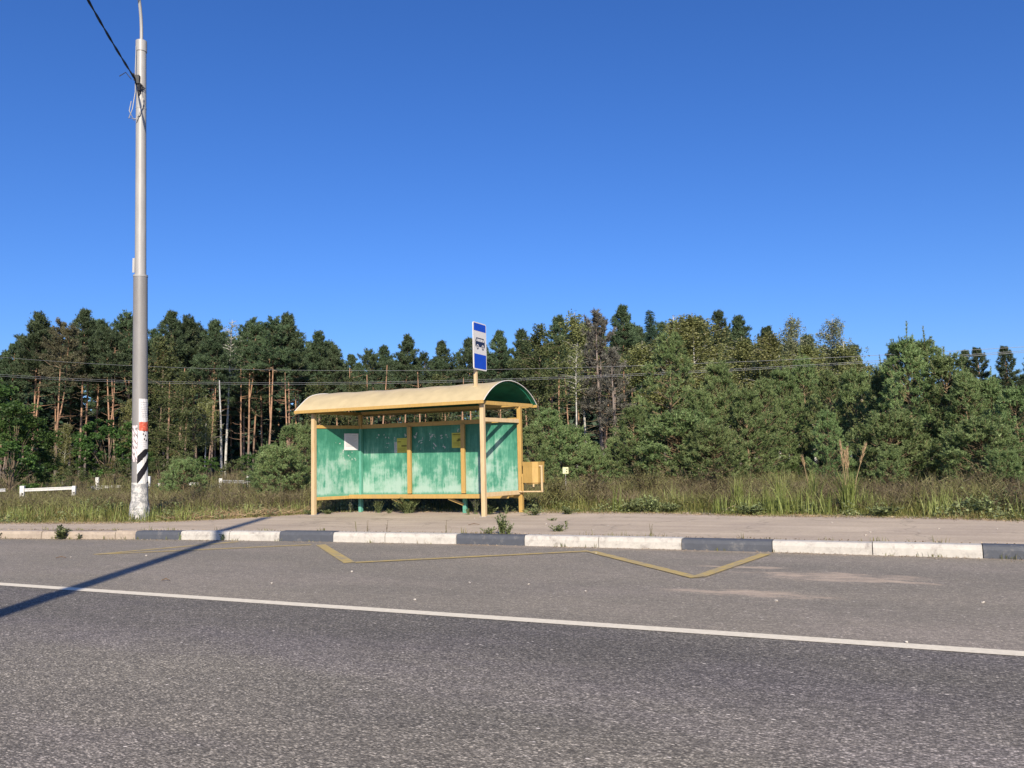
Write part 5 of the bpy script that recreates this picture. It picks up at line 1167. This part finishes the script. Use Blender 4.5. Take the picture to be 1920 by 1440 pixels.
for x, y, h_, w_, lab in ((1180, 962, .28, .35, 'broad-leaved weed at the pavement edge below the brown weeds'), (1222, 960, .34, .3, 'broad-leaved weed right of the middle verge'), (1250, 962, .2, .3, 'low dark weed before the first bright grass'), (1405, 966, .25, .5, 'dark weed cushion below the tall bright grass'), (1660, 968, .2, .3, 'weed cushion right of the plumed grass'), (1880, 965, .5, .5, 'dark leafy weed near the right edge'), (1835, 968, .35, .4, 'leafy weed left of the right-edge one'), (170, 965, .4, .5, 'green leafy weed before the nearest barrier'), (215, 970, .35, .4, 'green leafy weed left of the lamp post foot'), (330, 966, .3, .4, 'green leafy weed right of the lamp post foot')):
    q = onz(x, y, .16); yy = max(q[1], float(backY(q[0]))+.25); plant((float(q[0]), float(yy), float(gz(q[0], yy))), h_, w_, 26, 26, wl, lab, .07, 'leafy_weed')
for x, y, h_, w_, lab in ((1112, 935, .85, .5, 'tall dry reddish weed right of the marker plate'), (1040, 940, .9, .4, 'dry reddish weed below the marker plate'), (1300, 925, .8, .6, 'dry brown bushy weed below the big young pine'), (1360, 928, .9, .5, 'tall brown weed right of the big young pine'), (1700, 925, .75, .6, 'dry brown weed below the many-tipped young pine'), (1850, 925, .95, .5, 'tall dry brown weed near the right edge'), (240, 925, .8, .5, 'dark dry weed just left of the lamp post'), (310, 920, 1.0, .5, 'dry brown weed clump right of the lamp post'), (375, 925, .8, .6, 'tan dry weed clump before the barrier nearest the shelter'), (500, 925, 1.0, .6, 'dry brown weed below the young pines left of the shelter'), (550, 930, .9, .5, 'dry weed close to the left front post'), (110, 925, .55, .5, 'low dark weed between the posts of the nearest barrier'), (1215, 930, 1.0, .6, 'olive dry weed left of the bright grass')):
    q = onz(x, y+14, .16); yy = max(q[1], float(backY(q[0]))+.6); plant((float(q[0]), float(yy), float(gz(q[0], yy))), h_, w_, 34, 34, M['dryweed'], lab, .06, 'dry_weed', stem='dryweed')
# plumed grass tussock
def tussock(x, y, label, plumes, n=120, h=.95):
    q = onz(x, y, .16); yy = max(q[1], float(backY(q[0]))+.3); t = thing('plumed_grass', (float(q[0]), float(yy), float(gz(q[0], yy))), label, 'grass tussock')
    rr = np.random.default_rng(int(x)); b = MB(); a = rr.uniform(0, 6.28, n); ra_ = .12*np.sqrt(rr.random(n)); blades(b, np.stack([ra_*np.cos(a), ra_*np.sin(a), np.zeros(n)], 1), h, .016, .6, rr); b.build('leaf_blades', M['tall_grass'], t)
    for dx, hh, ln in plumes:
        e = np.array([dx*rt0[0], dx*rt0[1], hh]); s = MB(); pts = [np.array([dx*.15*rt0[0], dx*.15*rt0[1], 0]), e*[.45, .45, .5], e]; s.tube(pts, [.007, .006, .004], 5)
        dd_ = e-pts[1]; dd_ /= np.linalg.norm(dd_); u = rr.random(130); Pp = e-dd_*ln*u[:, None]; D = rdir(130, -.2, .8, rr)*.5+dd_; D /= np.linalg.norm(D, axis=1)[:, None]
        o = s.build('stalk', M['straw'], t); pl = MB(); needles(pl, Pp, D, .09, .016, 0, rr); pl.build('plume', M['straw'], o)
tussock(1592, 962, 'grass tussock with four tall tan plumes on the right', [(-.10, 1.42, .5), (-.02, 1.25, .4), (.04, 1.3, .4), (.42, 1.38, .42)], 150, .85)
tussock(1525, 955, 'grass clump with one thin bending plume left of the plumed tussock', [(-.18, 1.1, .2)], 90, .8)
tussock(1465, 952, 'bright tall grass clump left of the plumed tussocks', [], 110, .8)
tussock(1385, 957, 'bright tall grass clump in front of the low young pines', [], 110, .7)
# fallen stick, twigs, pebbles
for i, (x, y, a, l, lab) in enumerate(((1352, 962, .5, .45, 'pale fallen stick at the pavement edge'), (105, 1046, .05, .16, 'dark twig on the asphalt at the left'), (303, 1088, .0, .10, 'short dark twig on the asphalt beside the long shadow'), (878, 984, .0, .22, 'dark twig lying on the pavement before the shelter'), (1800, 905, .9, .6, 'pale dead branch poking from the young pines on the right'))):
    z = .165 if y < 1000 and y > 950 else .004
    if y < 950: p = atd(x, y-5, 25.5)
    else: p = onz(x, y, z+.006)
    d = np.array([math.cos(a+YAW), math.sin(a+YAW), .0]); mb = MB(); up_ = .35 if y < 970 and y > 950 else (.0 if y > 950 else -.3)
    mb.tube([np.zeros(3), d*l*.5+[0, 0, .02+up_*l*.5], d*l+[0, 0, up_*l]], [.006, .008, .004], 5); o = mb.build('twig' if l < .3 else 'stick', M['drybranch'] if l > .3 else M['twig']); o.location = tuple(p); tag(o, lab, 'twig')
mb = MB(); st0 = None
peb = [(133, 1045), (275, 1042), (880, 1093), (991, 1096), (1118, 1038), (778, 1125), (510, 1094), (1455, 1127), (1843, 1130), (1700, 1205), (1098, 1109), (660, 1072), (104, 981), (292, 979), (1245, 960), (1296, 961), (1330, 964), (1623, 1004), (1632, 998), (1690, 970), (1740, 972), (1795, 973), (1760, 992), (1870, 992), (1822, 1033), (890, 972), (960, 975), (1024, 983), (1560, 980)]
for i, (x, y) in enumerate(peb):
    z = .16 if y < 1006 else .002; p = onz(x, y, z)
    if st0 is None:
        V_ = rdir(14, r=r)*[.022, .016, .011]; import bmesh
        bm = bmesh.new(); [bm.verts.new(v) for v in V_]; bmesh.ops.convex_hull(bm, input=bm.verts); me = bpy.data.meshes.new('pebble'); bm.to_mesh(me); bm.free(); me.materials.append(M['stone']); st0 = me
    o = bpy.data.objects.new('pebble', st0); COL.objects.link(o); o.location = (p[0], p[1], z+.006); o.rotation_euler = (0, 0, i*1.3); s = .7+.5*((i*37) % 10)/10; o.scale = (s, s, s)
    on = 'on the asphalt' if y > 1006 else 'on the pavement'
    tag(o, 'small pale pebble or litter crumb lying '+on, 'pebble', 'pale crumbs lying '+on)
